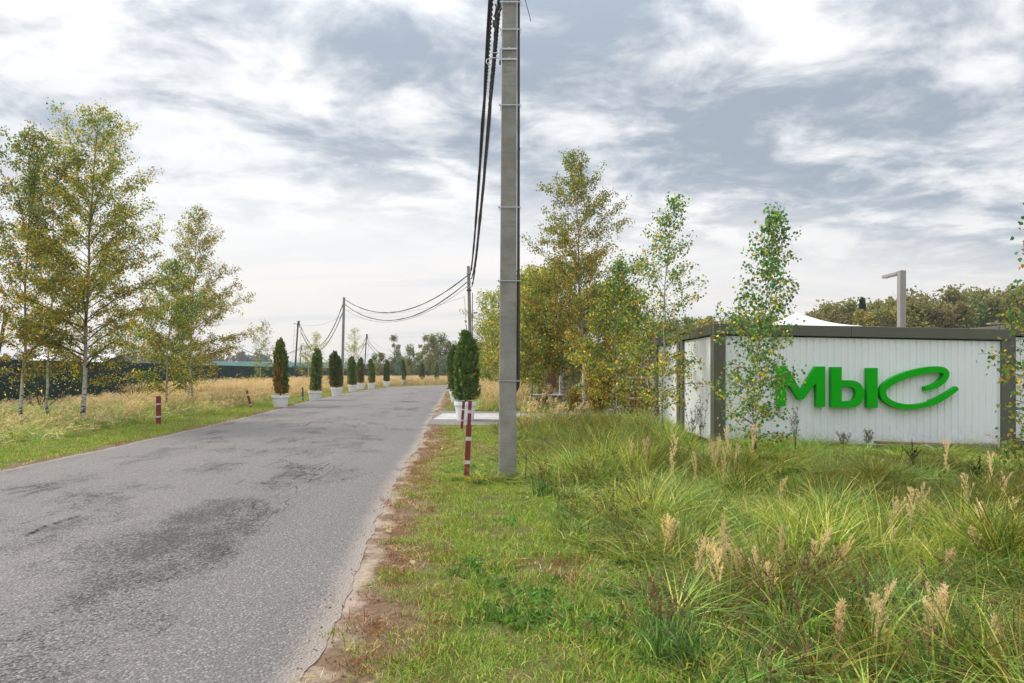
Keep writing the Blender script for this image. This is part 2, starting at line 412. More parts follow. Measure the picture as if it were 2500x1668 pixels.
def mk_asphalt():
    m, t, b = principled('worn_asphalt')
    g = geo(t); a = t.attr('across'); al = t.attr('along')
    uv = t.comb(t.math('MULTIPLY', a, 7.0), t.math('MULTIPLY', al, .34), 0.0)
    big = t.noise(uv, .55, 4, .6); mid = t.noise(t.comb(t.math('MULTIPLY', a, 7.0), t.math('MULTIPLY', al, .6), 3.1), 1.1, 6, .68)
    fine = t.noise(g, 60, 4, .7); vf = t.noise(g, 260, 2, .6)
    st = t.voro(g, 58); st2 = t.voro(g, 34); cell = t.voro(g, 58, out='Color')
    # wheel tracks where the binder has worn out and coarse stone shows
    def track(c0, wd): return t.mapr(t.math('ABSOLUTE', t.math('SUBTRACT', a, c0)), 0.0, wd, 1, 0)
    tr = t.math('MAXIMUM', t.math('MAXIMUM', track(.74, .17), t.math('MULTIPLY', track(.30, .13), .6)), t.math('MULTIPLY', track(.52, .16), .45))
    near = t.mapr(al, 17, 36, 1.15, .30)
    sepc = t.node('ShaderNodeSeparateColor'); t.put(sepc.inputs[0], cell)
    grain = t.math('MULTIPLY', t.math('SUBTRACT', t.math('ADD', sepc.outputs[1], fine), 1.0), .22)
    rav = t.mapr(t.math('ADD', t.math('ADD', mid, grain), t.math('MULTIPLY', t.math('MULTIPLY', tr, near), .15)), .61, .80)
    # cracks along the road, broken up
    w1 = t.noise(t.vmath('ADD', t.comb(t.math('MULTIPLY', a, 7.0), t.math('MULTIPLY', al, .16), 0.0), (4.2, 9.7, 0)), 1.6, 3, .5)
    crack = t.mapr(t.math('ABSOLUTE', t.math('SUBTRACT', w1, .5)), .0, .004, .8, 0)
    crack = t.math('MULTIPLY', crack, t.math('MULTIPLY', t.mapr(a, .80, .86, 1, 0), t.mapr(t.math('ADD', big, t.math('MULTIPLY', tr, .08)), .54, .64)))
    wv = t.node('ShaderNodeTexNoise'); t.put(wv.inputs['Vector'], g); wv.inputs['Scale'].default_value = 3.0; wv.inputs['Detail'].default_value = 3
    wp = t.vmath('ADD', t.vmath('MULTIPLY', g, (1.0, .45, 1.0)), t.vmath('MULTIPLY', wv.outputs['Color'], (.35, .35, 0)))
    ce = t.voro(wp, 3.6, 'DISTANCE_TO_EDGE')
    ravs = t.mapr(t.math('ADD', mid, t.math('MULTIPLY', t.math('MULTIPLY', tr, near), .15)), .60, .70)
    crack = t.math('MAXIMUM', crack, t.math('MULTIPLY', t.mapr(t.math('ADD', ce, t.math('MULTIPLY', grain, .12)), .0, .035, .9, 0), t.math('MULTIPLY', ravs, t.mapr(big, .44, .58))))
    base = t.mix(t.mapr(big, .3, .7), (.245, .220, .202), (.200, .182, .169))
    base = t.mix(t.mapr(fine, .38, .68, 0, .55), base, (.120, .113, .110))
    base = t.mix(t.mapr(vf, .56, .70, 0, .7), base, (.40, .385, .37))
    base = t.mix(t.mapr(sepc.outputs[0], .70, .95, 0, .6), base, (.40, .37, .345))
    base = t.mix(t.mapr(sepc.outputs[2], .66, .95, 0, .55), base, (.085, .078, .074))
    base = t.mix(t.mapr(st, .30, .62, 0, .6), base, (.10, .092, .088))
    dark = t.mix(t.mapr(st2, .10, .34), (.155, .150, .148), (.045, .043, .042))
    c = t.mix(t.math('MULTIPLY', rav, .66), base, dark)
    c = t.mix(crack, c, (.018, .017, .016))
    # dusty margin
    ed = t.mapr(t.math('ADD', a, t.math('MULTIPLY', t.math('SUBTRACT', fine, .5), .05)), .968, 1.0, 0, .8)
    ed2 = t.mapr(a, .03, .0, 0, .6)
    c = t.mix(t.math('MAXIMUM', ed, ed2), c, (.34, .285, .24))
    t.put(b.inputs['Base Color'], c)
    b.inputs['Roughness'].default_value = .78; b.inputs['Specular IOR Level'].default_value = .35
    h = t.math('ADD', t.math('MULTIPLY', st, -.6), t.math('MULTIPLY', t.math('MULTIPLY', st2, rav), -2.6))
    h = t.math('SUBTRACT', t.math('ADD', h, t.math('MULTIPLY', fine, .5)), t.math('MULTIPLY', crack, 2.0))
    bump(t, b, h, 1.0, .02)
    return m
M_asph = mk_asphalt()
rr = np.random.default_rng(5)
NA = 17
LEf = catmull([a for a, b in ROAD], 60); REf = catmull([b for a, b in ROAD], 60)
along = np.concatenate([[0], np.cumsum(np.linalg.norm(np.diff((LEf + REf) / 2, axis=0), axis=1))])
nz = np.convolve(rr.normal(0, .05, len(LEf)), np.ones(5) / 5, 'same'); nz2 = np.convolve(rr.normal(0, .05, len(LEf)), np.ones(5) / 5, 'same')
V = []; ac = []; av = []
for j in range(NA):
    f = j / (NA - 1)
    q = LEf * (1 - f) + REf * f
    q = q + np.stack([(nz if j == 0 else nz2 if j == NA - 1 else 0 * nz), 0 * nz], -1)
    V.append(np.column_stack([q, np.full(len(q), .004) + .055 * (1 - (2 * f - 1) ** 2)])); ac.append(np.full(len(q), f)); av.append(along)
V = np.array(V); n2_ = V.shape[1]; ii = np.arange(NA * n2_).reshape(NA, n2_)
quads = np.stack([ii[:-1, :-1], ii[1:, :-1], ii[1:, 1:], ii[:-1, 1:]], -1).reshape(-1, 4)
road = npmesh('road', V.reshape(-1, 3), [quads], M_asph, smooth=True, fattr={'across': np.concatenate(ac), 'along': np.concatenate(av)}); tag(road, kind='structure')
def road_z(px, py):
    dd = F * (CAM_H - .05) / (py - HY); p = P(px, py, dd); return p
# a cut and refilled patch in the carriageway: a slightly sunk joint round it
M_tar = surf('open_joint_tar', (.022, .020, .019), .9, .3, 30)
mb = MB(); rng = random.Random(3)
for seg in ([(742, 1042), (762, 1031), (800, 1033), (838, 1036), (878, 1040)], [(800, 1033), (818, 1029)], [(838, 1036), (872, 1045), (858, 1041)], [(770, 1050), (786, 1045), (796, 1050)],
            [(60, 1313), (110, 1288), (150, 1276), (196, 1262)], [(690, 1118), (716, 1112), (752, 1103)], [(925, 982), (945, 976), (985, 975), (1012, 979)]):
    pts = [road_z(*p) for p in seg]
    for a, b in zip(pts[:-1], pts[1:]):
        n = 12
        for k in range(n):
            if rng.random() < .18: continue
            p = a.lerp(b, k / n); q = a.lerp(b, (k + 1) / n); wd = rng.uniform(.006, .022) * (1.1 if seg[0][0] in (60,) else .8)
            d_ = (q - p).normalized(); s_ = Vector((-d_.y, d_.x, 0)) * wd
            o = Vector((rng.uniform(-.01, .01), rng.uniform(-.03, .03), 0))
            z = .0665
            vs = [p - s_ + o, p + s_ + o, q + s_, q - s_]
            mb.add([(v.x, v.y, z + .0005 * k) for v in vs], [(0, 1, 2, 3)])
mb.build('road_crack', M_tar, road); 

# drive: pale slab with gravel either side
def mk_gravel():
    m, t, b = principled('grey_gravel')
    g = geo(t); vo = t.voro(g, 28, out='Color'); di = t.voro(g, 28); n = t.noise(g, 3, 3)
    s_ = t.node('ShaderNodeSeparateColor'); t.put(s_.inputs[0], vo)
    c = t.mix(s_.outputs[0], (.17, .165, .165), (.40, .38, .37)); c = t.mix(t.mapr(di, .25, .6, 0, .75), c, (.06, .055, .05))
    c = t.mix(t.mapr(n, .45, .7, 0, .5), c, (.25, .21, .17))
    t.put(b.inputs['Base Color'], c); b.inputs['Roughness'].default_value = .9; bump(t, b, t.math('MULTIPLY', di, -1.0), .8, .02)
    return m
M_gravel = mk_gravel()
def sheet(name, outline, z, mat, sub=None):
    mb = MB(); mb.add([(x, y, z) for x, y in outline], [tuple(range(len(outline)))]); return tag(mb.build(name, mat), kind='structure')
GRAV = np.array([(-2.6, 20.6), (-1.2, 20.2), (1.0, 21.2), (3.2, 22.2), (6.5, 22.5), (14, 23), (14, 33), (5, 31), (2.2, 27.4), (-1.2, 27.3), (-2.95, 27.9)])
sheet('gravel_drive', GRAV, .014, M_gravel)
SLAB = np.array([(-2.55, 22.6), (1.3, 22.8), (1.35, 25.7), (-2.7, 25.8)])
slab = MB().box2((-2.62, 22.65, -.02), (1.35, 25.75, .032)).build('concrete_slab', M_slab, bevel=.01); tag(slab, kind='structure')

# ================================================================== white cabins on the right
PITCH = .135; RIB = .014
def ribbed(n, h, dirx=1, length=None, pitch=PITCH, depth=RIB):
    """profiled sheet n ribs wide in local x, thickness along y (front face at -y)"""
    prof = []
    for k in range(n):
        x0 = k * pitch
        prof += [(x0, 0), (x0 + pitch * .62, 0), (x0 + pitch * .70, depth), (x0 + pitch * .92, depth)]
    prof.append((n * pitch, 0))
    m = len(prof)
    vs = [(x, y, z) for z in (0, h) for x, y in prof] + [(x, y + .006, z) for z in (0, h) for x, y in prof]
    fs = [(i, i + 1, m + i + 1, m + i) for i in range(m - 1)] + [(2 * m + i + 1, 2 * m + i, 3 * m + i, 3 * m + i + 1) for i in range(m - 1)]
    fs += [(0, m, 3 * m, 2 * m), (m - 1, 3 * m - 1, 4 * m - 1, 2 * m - 1)]
    fs += [(m + i, m + i + 1, 3 * m + i + 1, 3 * m + i) for i in range(m - 1)]
    return MB().add(vs, fs)
TILT = -.0200      # the row of cabins stands on ground that falls to the right
def shear(o, x0):
    """lower the geometry with x: posts stay plumb, beams follow the ground"""
    for v_ in o.data.vertices:
        v_.co.z += (v_.co.x) * TILT
def cabin(label, X0, Y0, Z0, W, D, H, panels_front, panels_side, side_window=False, front=True):
    root = empty('site_cabin', (X0, Y0, Z0), label, 'cabin')
    bh = .21; pw = .235
    def mk(a, b, name, mat, bev=.006):
        o = MB().box2(a, b).build(name, mat, root, bevel=bev); shear(o, 0); return o
    for x, y in ((0, 0), (W - .20, 0), (0, D - pw), (W - .20, D - pw)):
        mk((x, y, 0), (x + (.235 if x == 0 else .20), y + pw, H - bh - .002), 'corner_post', M_olive)
    mk((0, -.012, H - bh), (W * .46, .14, H), 'roof_beam', M_olive); mk((W * .46 + .004, -.012, H - bh), (W, .14, H), 'roof_beam', M_olive)
    mk((-.012, .142, H - bh), (.14, D, H), 'roof_beam', M_olive); mk((W - .14, .142, H - bh), (W + .012, D, H), 'roof_beam', M_olive)
    mk((.142, D - .14, H - bh), (W - .142, D, H), 'roof_beam', M_olive)
    mk((.142, .142, H - .06), (W - .142, D - .142, H - .03), 'roof', M_gal_roof)
    mk((.236, .06, .0), (W - .201, D - .06, .05), 'floor_frame', M_olive)
    # front sheets
    x = .236; n = 8; wid = (W - .201 - .236) / panels_front; ptc = wid / n
    for k in range(panels_front):
        o = ribbed(n, H - bh - .08, pitch=ptc).build('wall_sheet', M_sheet, root)
        o.data.transform(Matrix.Translation((.236 + k * wid, .055 + .0015 * (k % 2), .055))); shear(o, 0)
        q = ribbed(n, H - bh - .08, pitch=ptc).build('wall_sheet', M_sheet, root)
        q.data.transform(Matrix.Translation((.236 + (k + 1) * wid, D - .055, .055)) @ Matrix.Rotation(math.pi, 4, 'Z')); shear(q, 0)
    ws = (D - 2 * pw) / panels_side
    for k in range(panels_side):
        for sgn in (0, 1):
            o = ribbed(9, H - bh - .08, pitch=ws / 9).build('wall_sheet', M_sheet, root)
            if sgn == 0: T_ = Matrix.Translation((.055, pw + (k + 1) * ws, .055)) @ Matrix.Rotation(-math.pi / 2, 4, 'Z')
            else: T_ = Matrix.Translation((W - .055, pw + k * ws, .055)) @ Matrix.Rotation(math.pi / 2, 4, 'Z')
            o.data.transform(T_); shear(o, 0)
    if side_window:
        y0, y1, z0, z1 = .55, 1.25, 1.18, 1.95
        fr = mk((.02, y0, z0), (.054, y1, z1), 'window', M_white, 0)
        g = MB().box2((.012, y0 + .05, z0 + .05), (.0195, y1 - .05, z1 - .05)).build('pane', M_gal_roof, fr); shear(g, 0)
    return root
cabin_a = cabin('white ribbed site cabin with olive frame carrying the green letters', 3.96, 13.4, .17, 5.86, 2.72, 2.38, 5, 2)
cabin_b = cabin('white ribbed cabin behind the lettered one, past the double olive post', 3.95, 16.17, .17, 5.86, 2.72, 2.36, 5, 2)
cabin_c = cabin('white ribbed cabin at the right edge beyond the lettered one', 9.92, 13.75, .16, 5.86, 2.72, 2.38, 5, 2)
for x in (10.2, 12.7, 15.4):
    o = MB().box2((x, 13.9, -.2), (x + .4, 14.3, .155)).build('foundation_block', M_plinth); tag(o, 'concrete block under the %s of the right edge cabin' % {10.2: 'left end', 12.7: 'middle', 15.4: 'far end'}[x], 'block', 'blocks under the right cabin')

# the letters on the front
sign = empty('letter_sign', (6.9, 13.40, 1.2), 'bright green raised three-letter Cyrillic sign on white cabin wall', 'sign')
YS0, YS1 = 13.330, 13.440
def sp(x, y):      # crop pixel of the sign -> wall plane
    px = 1700 + x / 2.306; py = 480 + y / 2.306; p = P(px, py, 13.36); return (p.x - 6.9, p.z - 1.2)
def letter(polys, label, name='letter', parent=sign):
    mb = MB()
    for poly in polys: mb.prism([sp(*p) for p in poly], YS0 - 13.40, YS1 - 13.40)
    o = mb.build(name, M_sign, parent, bevel=.004); o['label'] = label; return o
letter([[(455, 953), (502, 953), (586, 1090), (668, 957), (723, 957), (723, 1184), (672, 1184), (672, 1050), (600, 1143), (573, 1143), (507, 1046), (500, 1180), (455, 1180)]], 'green letter М with a deep V')
def strip_poly(cl, wd):
    L_, R_ = [], []
    for i, (x, y) in enumerate(cl):
        a = cl[max(i - 1, 0)]; b = cl[min(i + 1, len(cl) - 1)]; dx, dy = b[0] - a[0], b[1] - a[1]; l = math.hypot(dx, dy)
        w_ = wd[i] if hasattr(wd, '__len__') else wd
        L_.append((x - dy / l * w_ / 2, y + dx / l * w_ / 2)); R_.append((x + dy / l * w_ / 2, y - dx / l * w_ / 2))
    return L_, R_
def stroke(cl, wd, label, parent=sign, extra=None, name='letter'):
    L_, R_ = strip_poly(cl, wd); n = len(cl); mb = MB()
    y0, y1 = YS0 - 13.40, YS1 - 13.40
    vs = [];
    for p, q in zip(L_, R_):
        a, b = sp(*p), sp(*q); vs += [(a[0], y0, a[1]), (b[0], y0, b[1]), (b[0], y1, b[1]), (a[0], y1, a[1])]
    fs = []
    for i in range(n - 1):
        for k in range(4): fs.append((4 * i + k, 4 * i + (k + 1) % 4, 4 * i + 4 + (k + 1) % 4, 4 * i + 4 + k))
    fs += [(3, 2, 1, 0), tuple(4 * (n - 1) + k for k in range(4))]
    mb.add(vs, fs)
    if extra: mb.prism([sp(*p) for p in extra], y0, y1)
    o = mb.build(name, M_sign, parent); o['label'] = label; return o
bowl = [(815.5, 1052), (850, 1052), (885, 1057), (908, 1075), (919, 1110), (908, 1147), (885, 1165), (850, 1170), (815.5, 1170)]
bowl = [tuple(p) for p in catmull(bowl, 4)]
bw = [34 + 16 * math.exp(-((i - len(bowl) / 2) / 8) ** 2) for i in range(len(bowl))]
yy = stroke(bowl, bw, 'green letter Ы, bowl piece and upright', extra=[(757, 960), (815, 960), (815, 1187), (757, 1187)])
up = letter([[(958, 965), (1018, 965), (1018, 1190), (958, 1190)]], 'upright stroke of the letter Ы', 'upright', yy)
cc_ = [(1285, 1082), (1320, 1074), (1358, 1058), (1388, 1034), (1404, 1005), (1396, 984), (1366, 975), (1320, 976), (1255, 986), (1180, 1006), (1110, 1036), (1063, 1068), (1047, 1100), (1058, 1135), (1095, 1163), (1150, 1180), (1215, 1184), (1285, 1174), (1350, 1150), (1410, 1117), (1468, 1078)]
cc_ = [tuple(p) for p in catmull(cc_, 5)]
stroke(cc_, [24 + 13 * math.sin(math.pi * min(1, i / (len(cc_) - 1) * 1.15)) if i < len(cc_) * .87 else 34 - 12 * (i / len(cc_) - .87) / .13 for i in range(len(cc_))], 'green swooping letter С shaped like an open ellipse')

# rubble at the foot of the cabin
def on_ground(name, mb, mat, label, cat, group=None, bevel=0):
    o = mb.build(name, mat, bevel=bevel); return tag(o, label, cat, group)
zc_ = gzs(8, 13)
a, b = P(2137, 1080, 12.95), P(2385, 1088, 12.95)
Mx = Matrix.Rotation(math.atan2(a.z - b.z, b.x - a.x), 3, 'Y')
on_ground('wooden_plank', MB().box((a + b) / 2, ((b - a).length, .13, .05), Mx), M_plank, 'long brown plank lying on rubble below the green letters', 'plank', bevel=.004)
def slabpiece(px, py, dd, sx_, sy_, sz_, ax, ay, az, mat, label, cat='rubble', seed=0):
    rg = random.Random(seed); M3 = Matrix.Rotation(R(az), 3, 'Z') @ Matrix.Rotation(R(ay), 3, 'Y') @ Matrix.Rotation(R(ax), 3, 'X')
    n = 7; poly = [(sx_ / 2 * math.cos(2 * math.pi * i / n) * rg.uniform(.75, 1.25), sy_ / 2 * math.sin(2 * math.pi * i / n) * rg.uniform(.75, 1.25)) for i in range(n)]
    mb = MB(); vs = [M3 @ Vector((x, y, -sz_ / 2)) for x, y in poly] + [M3 @ Vector((x, y, sz_ / 2)) for x, y in poly]
    c = P(px, py, dd)
    mb.add([v_ + c for v_ in vs], [tuple(range(n))[::-1], tuple(range(n, 2 * n))] + [(i, (i + 1) % n, (i + 1) % n + n, i + n) for i in range(n)])
    return on_ground('broken_board', mb, mat, label, cat, 'broken boards by the cabin')
slabpiece(2278, 1096, 12.85, .34, .30, .03, 25, 20, 30, M_rubble, 'pale curled board on top of rubble under the plank', seed=1)
slabpiece(2300, 1103, 12.75, .42, .28, .04, -12, -18, 60, M_rubble, 'pale broken board below the curled one under the plank', seed=2)
slabpiece(2245, 1110, 12.6, .36, .22, .05, 20, 10, 10, M_rubble, 'pale broken board beside the dark dock stalk', seed=3)
slabpiece(2330, 1108, 12.7, .38, .26, .04, 10, 30, -30, M_plinth, 'grey broken board right of the pale ones', seed=4)
slabpiece(2262, 1118, 12.55, .30, .22, .04, -15, 25, 70, M_rubble, 'lowest pale broken board in the rubble', seed=5)
slabpiece(2205, 1103, 12.75, .5, .16, .03, 8, 4, 5, M_rubble, 'white strip of board left of the rubble', seed=6)
on_ground('concrete_block', MB().box(P(2405, 1096, 12.9), (.34, .2, .2)), M_plinth, 'grey concrete block at the right end of the plank', 'block', bevel=.01)
sl = on_ground('concrete_kerb', MB().box(P(2450, 1116, 13.0) + Vector((0, .05, -.03)), (1.1, .5, .10), Matrix.Rotation(R(1), 3, 'Y')), M_slab, 'pale concrete strip under the right corner post of the lettered cabin', 'kerb', bevel=.01)
on_ground('red_brick', MB().box(P(2450, 1103, 12.95) + Vector((0, 0, .02)), (.25, .12, .06), Matrix.Rotation(R(8), 3, 'Z')), M_brick, 'single orange brick on the concrete strip by the corner post', 'brick', bevel=.004)

# ------------------------------------------------------------------ tent roof, lamp
tx = P(1945, 908, 22.0).x
tent = empty('canopy_tent', (tx, 22.0, 0), 'white peaked canopy tent showing above the lettered cabin', 'tent')
hw = 1.4; ez, az_ = 2.99, 3.52
pk = []; mb = MB(); N = 8
ring = [(-hw, -hw), (hw, -hw), (hw, hw), (-hw, hw)]
for k in range(4):
    a, b = Vector((*ring[k], ez)), Vector((*ring[(k + 1) % 4], ez)); top = Vector((0, 0, az_))
    rows = []
    for i in range(7):
        t_ = i / 6; q = []
        for j in range(7):
            e = a.lerp(b, j / 6); p = e.lerp(top, t_); p.z -= .10 * math.sin(math.pi * t_) ; q.append(p)
        rows.append(q)
    vs = [p for q in rows for p in q]; mb.add(vs, [(i * 7 + j, i * 7 + j + 1, i * 7 + j + 8, i * 7 + j + 7) for i in range(6) for j in range(6)])
mb.build('tent_roof', M_tent, tent, smooth=True)
mb = MB()
for k in range(4):
    a, b = ring[k], ring[(k + 1) % 4]
    mb.add([(a[0], a[1], ez - .002), (b[0], b[1], ez - .002), (b[0], b[1], ez - .2), (a[0], a[1], ez - .2)], [(0, 1, 2, 3)])
mb.build('valance', M_tblue, tent)
for x, y in ring: MB().box2((x * .97 - .02, y * .97 - .02, 0), (x * .97 + .02, y * .97 + .02, ez - .01)).build('leg', M_galv, tent)

lx = P(2201, 908, 17.0).x
lamp = empty('street_lamp', (lx, 17.0 + 2.2, 0), 'tall taupe square lamp post with single arm behind the lettered cabin', 'lamp post')
lamp.location = (P(2201, 908, 19.3).x, 19.3, 0); s19 = 19.3 / F
ht = CAM_H + 247 * s19
MB().box2((-.085, -.085, 0), (.085, .085, ht)).build('post', M_lamp, lamp, bevel=.008)
MB().box2((-.095, .087, ht - .10), (.06, .087 + .78, ht - .02)).build('arm', M_lamp, lamp, bevel=.006)
MB().box2((-.07, .25, ht - .112), (.035, .84, ht - .1005)).build('lamp_panel', M_tent, lamp)

# second post tip seen at the right edge above the cabin
bx_ = P(2440, 790, 20)
on_ground('flat_bracket', MB().box2((bx_.x - .2, 20, bx_.z - .02), (bx_.x + .5, 20.25, bx_.z + .03)).box2((bx_.x + .1, 20.05, 0), (bx_.x + .2, 20.15, bx_.z - .021)), M_lamp, 'flat pale bracket on a post above the right end of the lettered cabin', 'bracket')

# ------------------------------------------------------------------ trellis fences, sculpture, beyond the drive
def trellis(name, label, A, B, H, nseg, nrail):
    A = Vector(A); B = Vector(B); L_ = (B - A).length; ang = math.atan2(B.y - A.y, B.x - A.x)
    root = empty(name, A, label, 'fence', 'timber trellis fences', ang)
    me_p = MB().box2((-.045, -.045, -.1), (.045, .045, H)).mesh('post', M_wood, bevel=.004)
    for k in range(nseg + 1): link('post', me_p, root, (L_ * k / nseg, 0, 0))
    me_r = MB().box2((0, -.075, -.035), (L_ - .0, -.046, .035)).mesh('rail', M_wood, bevel=.003)
    for k in range(nrail): link('rail', me_r, root, (0, 0, .12 + (H - .2) * k / (nrail - 1)))
    me_s = MB().box2((-.03, .046, .05), (.03, .07, H - .05)).mesh('slat', M_wood, bevel=.003)
    m = int(L_ / .38)
    for k in range(m): link('slat', me_s, root, (L_ * (k + .5) / m, 0, 0))
    return root
g0 = .04
trellis('trellis_fence', 'brown timber trellis fence beside the white cabin wall', (P(1508, 908, 22).x, 22.0, g0), (P(1600, 908, 19.6).x - .02, 19.4, g0), 2.1, 3, 7)
trellis('trellis_fence', 'dark timber trellis fence behind the concrete plinth', (P(1365, 908, 36).x, 37.0, g0), (P(1432, 908, 31).x, 30.0, g0), 1.75, 4, 6)
sc0 = Vector((P(1345, 908, 31).x, 31.0, .0))
pl = empty('planter_bench', (sc0.x, sc0.y, 0), 'low grey concrete plinth in the grass behind the drive', 'plinth')
MB().box2((-.75, 0, -.05), (.55, 3.2, .50)).build('plinth_body', M_plinth, pl, bevel=.02)
MB().box2((-.80, -.05, .502), (.60, 3.25, .56)).build('plinth_top', M_slab, pl, bevel=.01)
# flared weathering steel sheet
prof = [(-.26, 0), (-.14, .10), (-.07, .28), (-.03, .55), (0, .95), (.01, 1.4)]
mb = MB(); n = len(prof)
vs = [(x, 0, z) for x, z in prof] + [(x, 1.2, z) for x, z in prof] + [(x + .30 - .05 * i / n, 0, z) for i, (x, z) in enumerate(prof)] + [(x + .30 - .05 * i / n, 1.2, z) for i, (x, z) in enumerate(prof)]
fs = []
for i in range(n - 1):
    fs += [(i, i + n, i + n + 1, i + 1), (2 * n + i, 2 * n + i + 1, 3 * n + i + 1, 3 * n + i), (i, i + 1, 2 * n + i + 1, 2 * n + i), (n + i, 3 * n + i, 3 * n + i + 1, n + i + 1)]
fs += [(n - 1, 2 * n - 1, 4 * n - 1, 3 * n - 1), (0, 2 * n, 3 * n, n)]
o = mb.add(vs, fs).build('steel_sculpture', M_rust, smooth=True, loc=(sc0.x + .02, sc0.y + .5, .562)); tag(o, 'flared rust-brown steel sheet standing on the concrete plinth', 'sculpture')
o = MB().tube([(0, 0, 0), (0, 0, .85)], .025, 8).build('white_post', M_white, loc=(sc0.x + .42, sc0.y + .25, .562)); tag(o, 'thin white post on the plinth beside the brown steel sheet', 'post')
M_lime = surf('lime_panel', (.10, .42, .05), .5, .1)
o = MB().box2((0, 0, 0), (.08, .9, 1.5)).build('green_panel', M_lime, loc=(sc0.x - .60, sc0.y + 1.0, .562)); tag(o, 'lime green upright panel at the left of the plinth', 'panel')

# ------------------------------------------------------------------ green sheet fence along the field
FEN = catmull([(-23.0, 14), (-23.6, 31), (-24.2, 45), (-26.0, 63), (-27.3, 90), (-27, 118), (-23.5, 155), (-12, 180), (6, 195)], 40)
seg = np.linalg.norm(np.diff(FEN, axis=0), axis=1); cum = np.concatenate([[0], np.cumsum(seg)])
root = empty('sheet_fence', (FEN[0][0], FEN[0][1], 0), 'long dark green profiled sheet fence beyond the dry grass field', 'fence')
pw_ = 1.15
me_pan = ribbed(8, 2.02, pitch=pw_ / 8, depth=.02).mesh('fence_sheet', M_greens)
me_post = MB().box2((-.03, .03, -.1), (.03, .09, 2.1)).mesh('fence_post', M_greens)
k = 0
while (k + 1) * pw_ < cum[-1]:
    s0, s1 = k * pw_, (k + 1) * pw_
    p0 = np.array([np.interp(s0, cum, FEN[:, i]) for i in (0, 1)]); p1 = np.array([np.interp(s1, cum, FEN[:, i]) for i in (0, 1)])
    ang = math.atan2(p1[1] - p0[1], p1[0] - p0[0])
    o = link('fence_sheet', me_pan, root, (p0[0] - FEN[0][0], p0[1] - FEN[0][1], .15)); o.rotation_euler = (0, 0, ang)
    if k % 2 == 0:
        q = link('fence_post', me_post, root, (p0[0] - FEN[0][0], p0[1] - FEN[0][1], 0)); q.rotation_euler = (0, 0, ang)
    k += 1
a, b = P(40, 992, 30.2), P(150, 990, 30.8)
on_ground('fallen_slab', MB().box((a.x + 1, a.y, .02), (3.2, .35, .14), Matrix.Rotation(R(3), 3, 'Z')), M_slab, 'pale concrete slab edge in the reeds before the green fence', 'slab', bevel=.01)

# ------------------------------------------------------------------ far side of the fence
def net_fence(label, A, B, H, step):
    A = Vector(A); B = Vector(B); L_ = (B - A).length; ang = math.atan2(B.y - A.y, B.x - A.x)
    root = empty('net_fence', A, label, 'fence', None, ang)
    n = int(L_ / step); me_s = MB().box2((.06, -.02, .1), (step - .06, .02, H)).mesh('net_panel', M_net)
    me_p = MB().box2((-.05, -.06, 0), (.05, -.021, H + .15)).mesh('fence_post', M_galv)
    for k in range(n):
        link('net_panel', me_s, root, (k * step, 0, 0)); link('fence_post', me_p, root, (k * step, 0, 0))
    MB().box2((0, -.05, H + .01), (n * step, .05, H + .09)).build('top_rail', M_white, root)
    return root
net_fence('turquoise netting fence far across the field behind the poles', P(380, 908, 150).xy.to_3d() + Vector((0, 0, 0)), Vector((P(900, 908, 185).x, 185, 0)), 3.9, 4.6)
def shed(label, px0, px1, dd, eave, ridge, depth, matw, matr, cat='building'):
    x0, x1 = P(px0, 908, dd).x, P(px1, 908, dd).x; L_ = x1 - x0
    root = empty('long_shed', (x0, dd, 0), label, cat)
    MB().box2((0, 0, 0), (L_, depth, eave)).build('wall', matw, root)
    mb = MB().prism([(-.4, eave - .1), (depth / 2, ridge), (depth + .4, eave - .1), (depth + .4, eave + .02), (depth / 2, ridge + .12), (-.4, eave + .02)], -.3, L_ + .3)
    o = mb.build('roof', matr, root); o.data.transform(Matrix(((0, 1, 0, 0), (1, 0, 0, 0), (0, 0, 1, 0), (0, 0, 0, 1))))
    for k in range(max(2, int(L_ / 5))):
        MB().box2((2 + k * 5, -.05, 1.0), (3.6 + k * 5, -.004, 2.1)).build('window', M_glass, root)
    return root
shed('low pale grey roofed shed behind the green fence at far left', 60, 245, 95, 2.7, 4.1, 9, M_white, M_gal_roof)
bp = P(712, 908, 104); root = empty('blue_container', (bp.x, 104, 0), 'blue shipping container top showing over the green fence', 'container')
MB().box2((0, 0, 0), (4.2, 2.4, 2.45)).build('container_body', M_blue, root, bevel=.02)
MB().box2((-.04, -.04, 2.452), (4.24, 2.44, 2.55)).build('roof_rail', M_blue, root)

# a dark car parked round the bend
def car(px, dd, rz, label):
    root = empty('parked_car', (P(px, 908, dd).x, dd, .0), label, 'car', None, rz)
    body = [(-2.15, .35), (2.15, .35), (2.2, .62), (2.05, .86), (1.15, .95), (.55, 1.40), (-1.25, 1.44), (-1.95, .98), (-2.2, .90)]
    o = MB().prism(body, -.86, .86).build('body', M_carpaint, root, bevel=.05)
    wl = [(-1.72, 1.0), (1.0, 1.0), (.50, 1.36), (-1.2, 1.39)]
    MB().prism(wl, -.875, -.862).build('side_window', M_glass, root); MB().prism(wl, .862, .875).build('side_window', M_glass, root)
    mb = MB().add([(1.17, -.72, .985), (1.17, .72, .985), (.60, .62, 1.40), (.60, -.62, 1.40)], [(0, 1, 2, 3)]); mb.build('windscreen', M_glass, root)
    for x in (-1.35, 1.35):
        for y in (-.80, .80):
            wh = MB().tube([(x, y - .1, .32), (x, y + .1, .32)], .32, 16).build('wheel', M_tyre, root)
            MB().tube([(x, y - .11, .32), (x, y + .11, .32)], .19, 12).build('rim', M_galv, wh)
    for y in (-.62, .62):
        MB().box2((2.12, y - .15, .66), (2.20, y + .15, .78)).build('headlight', M_white, root); MB().box2((-2.23, y - .15, .74), (-2.16, y + .15, .86)).build('tail_light', M_carlamp, root)
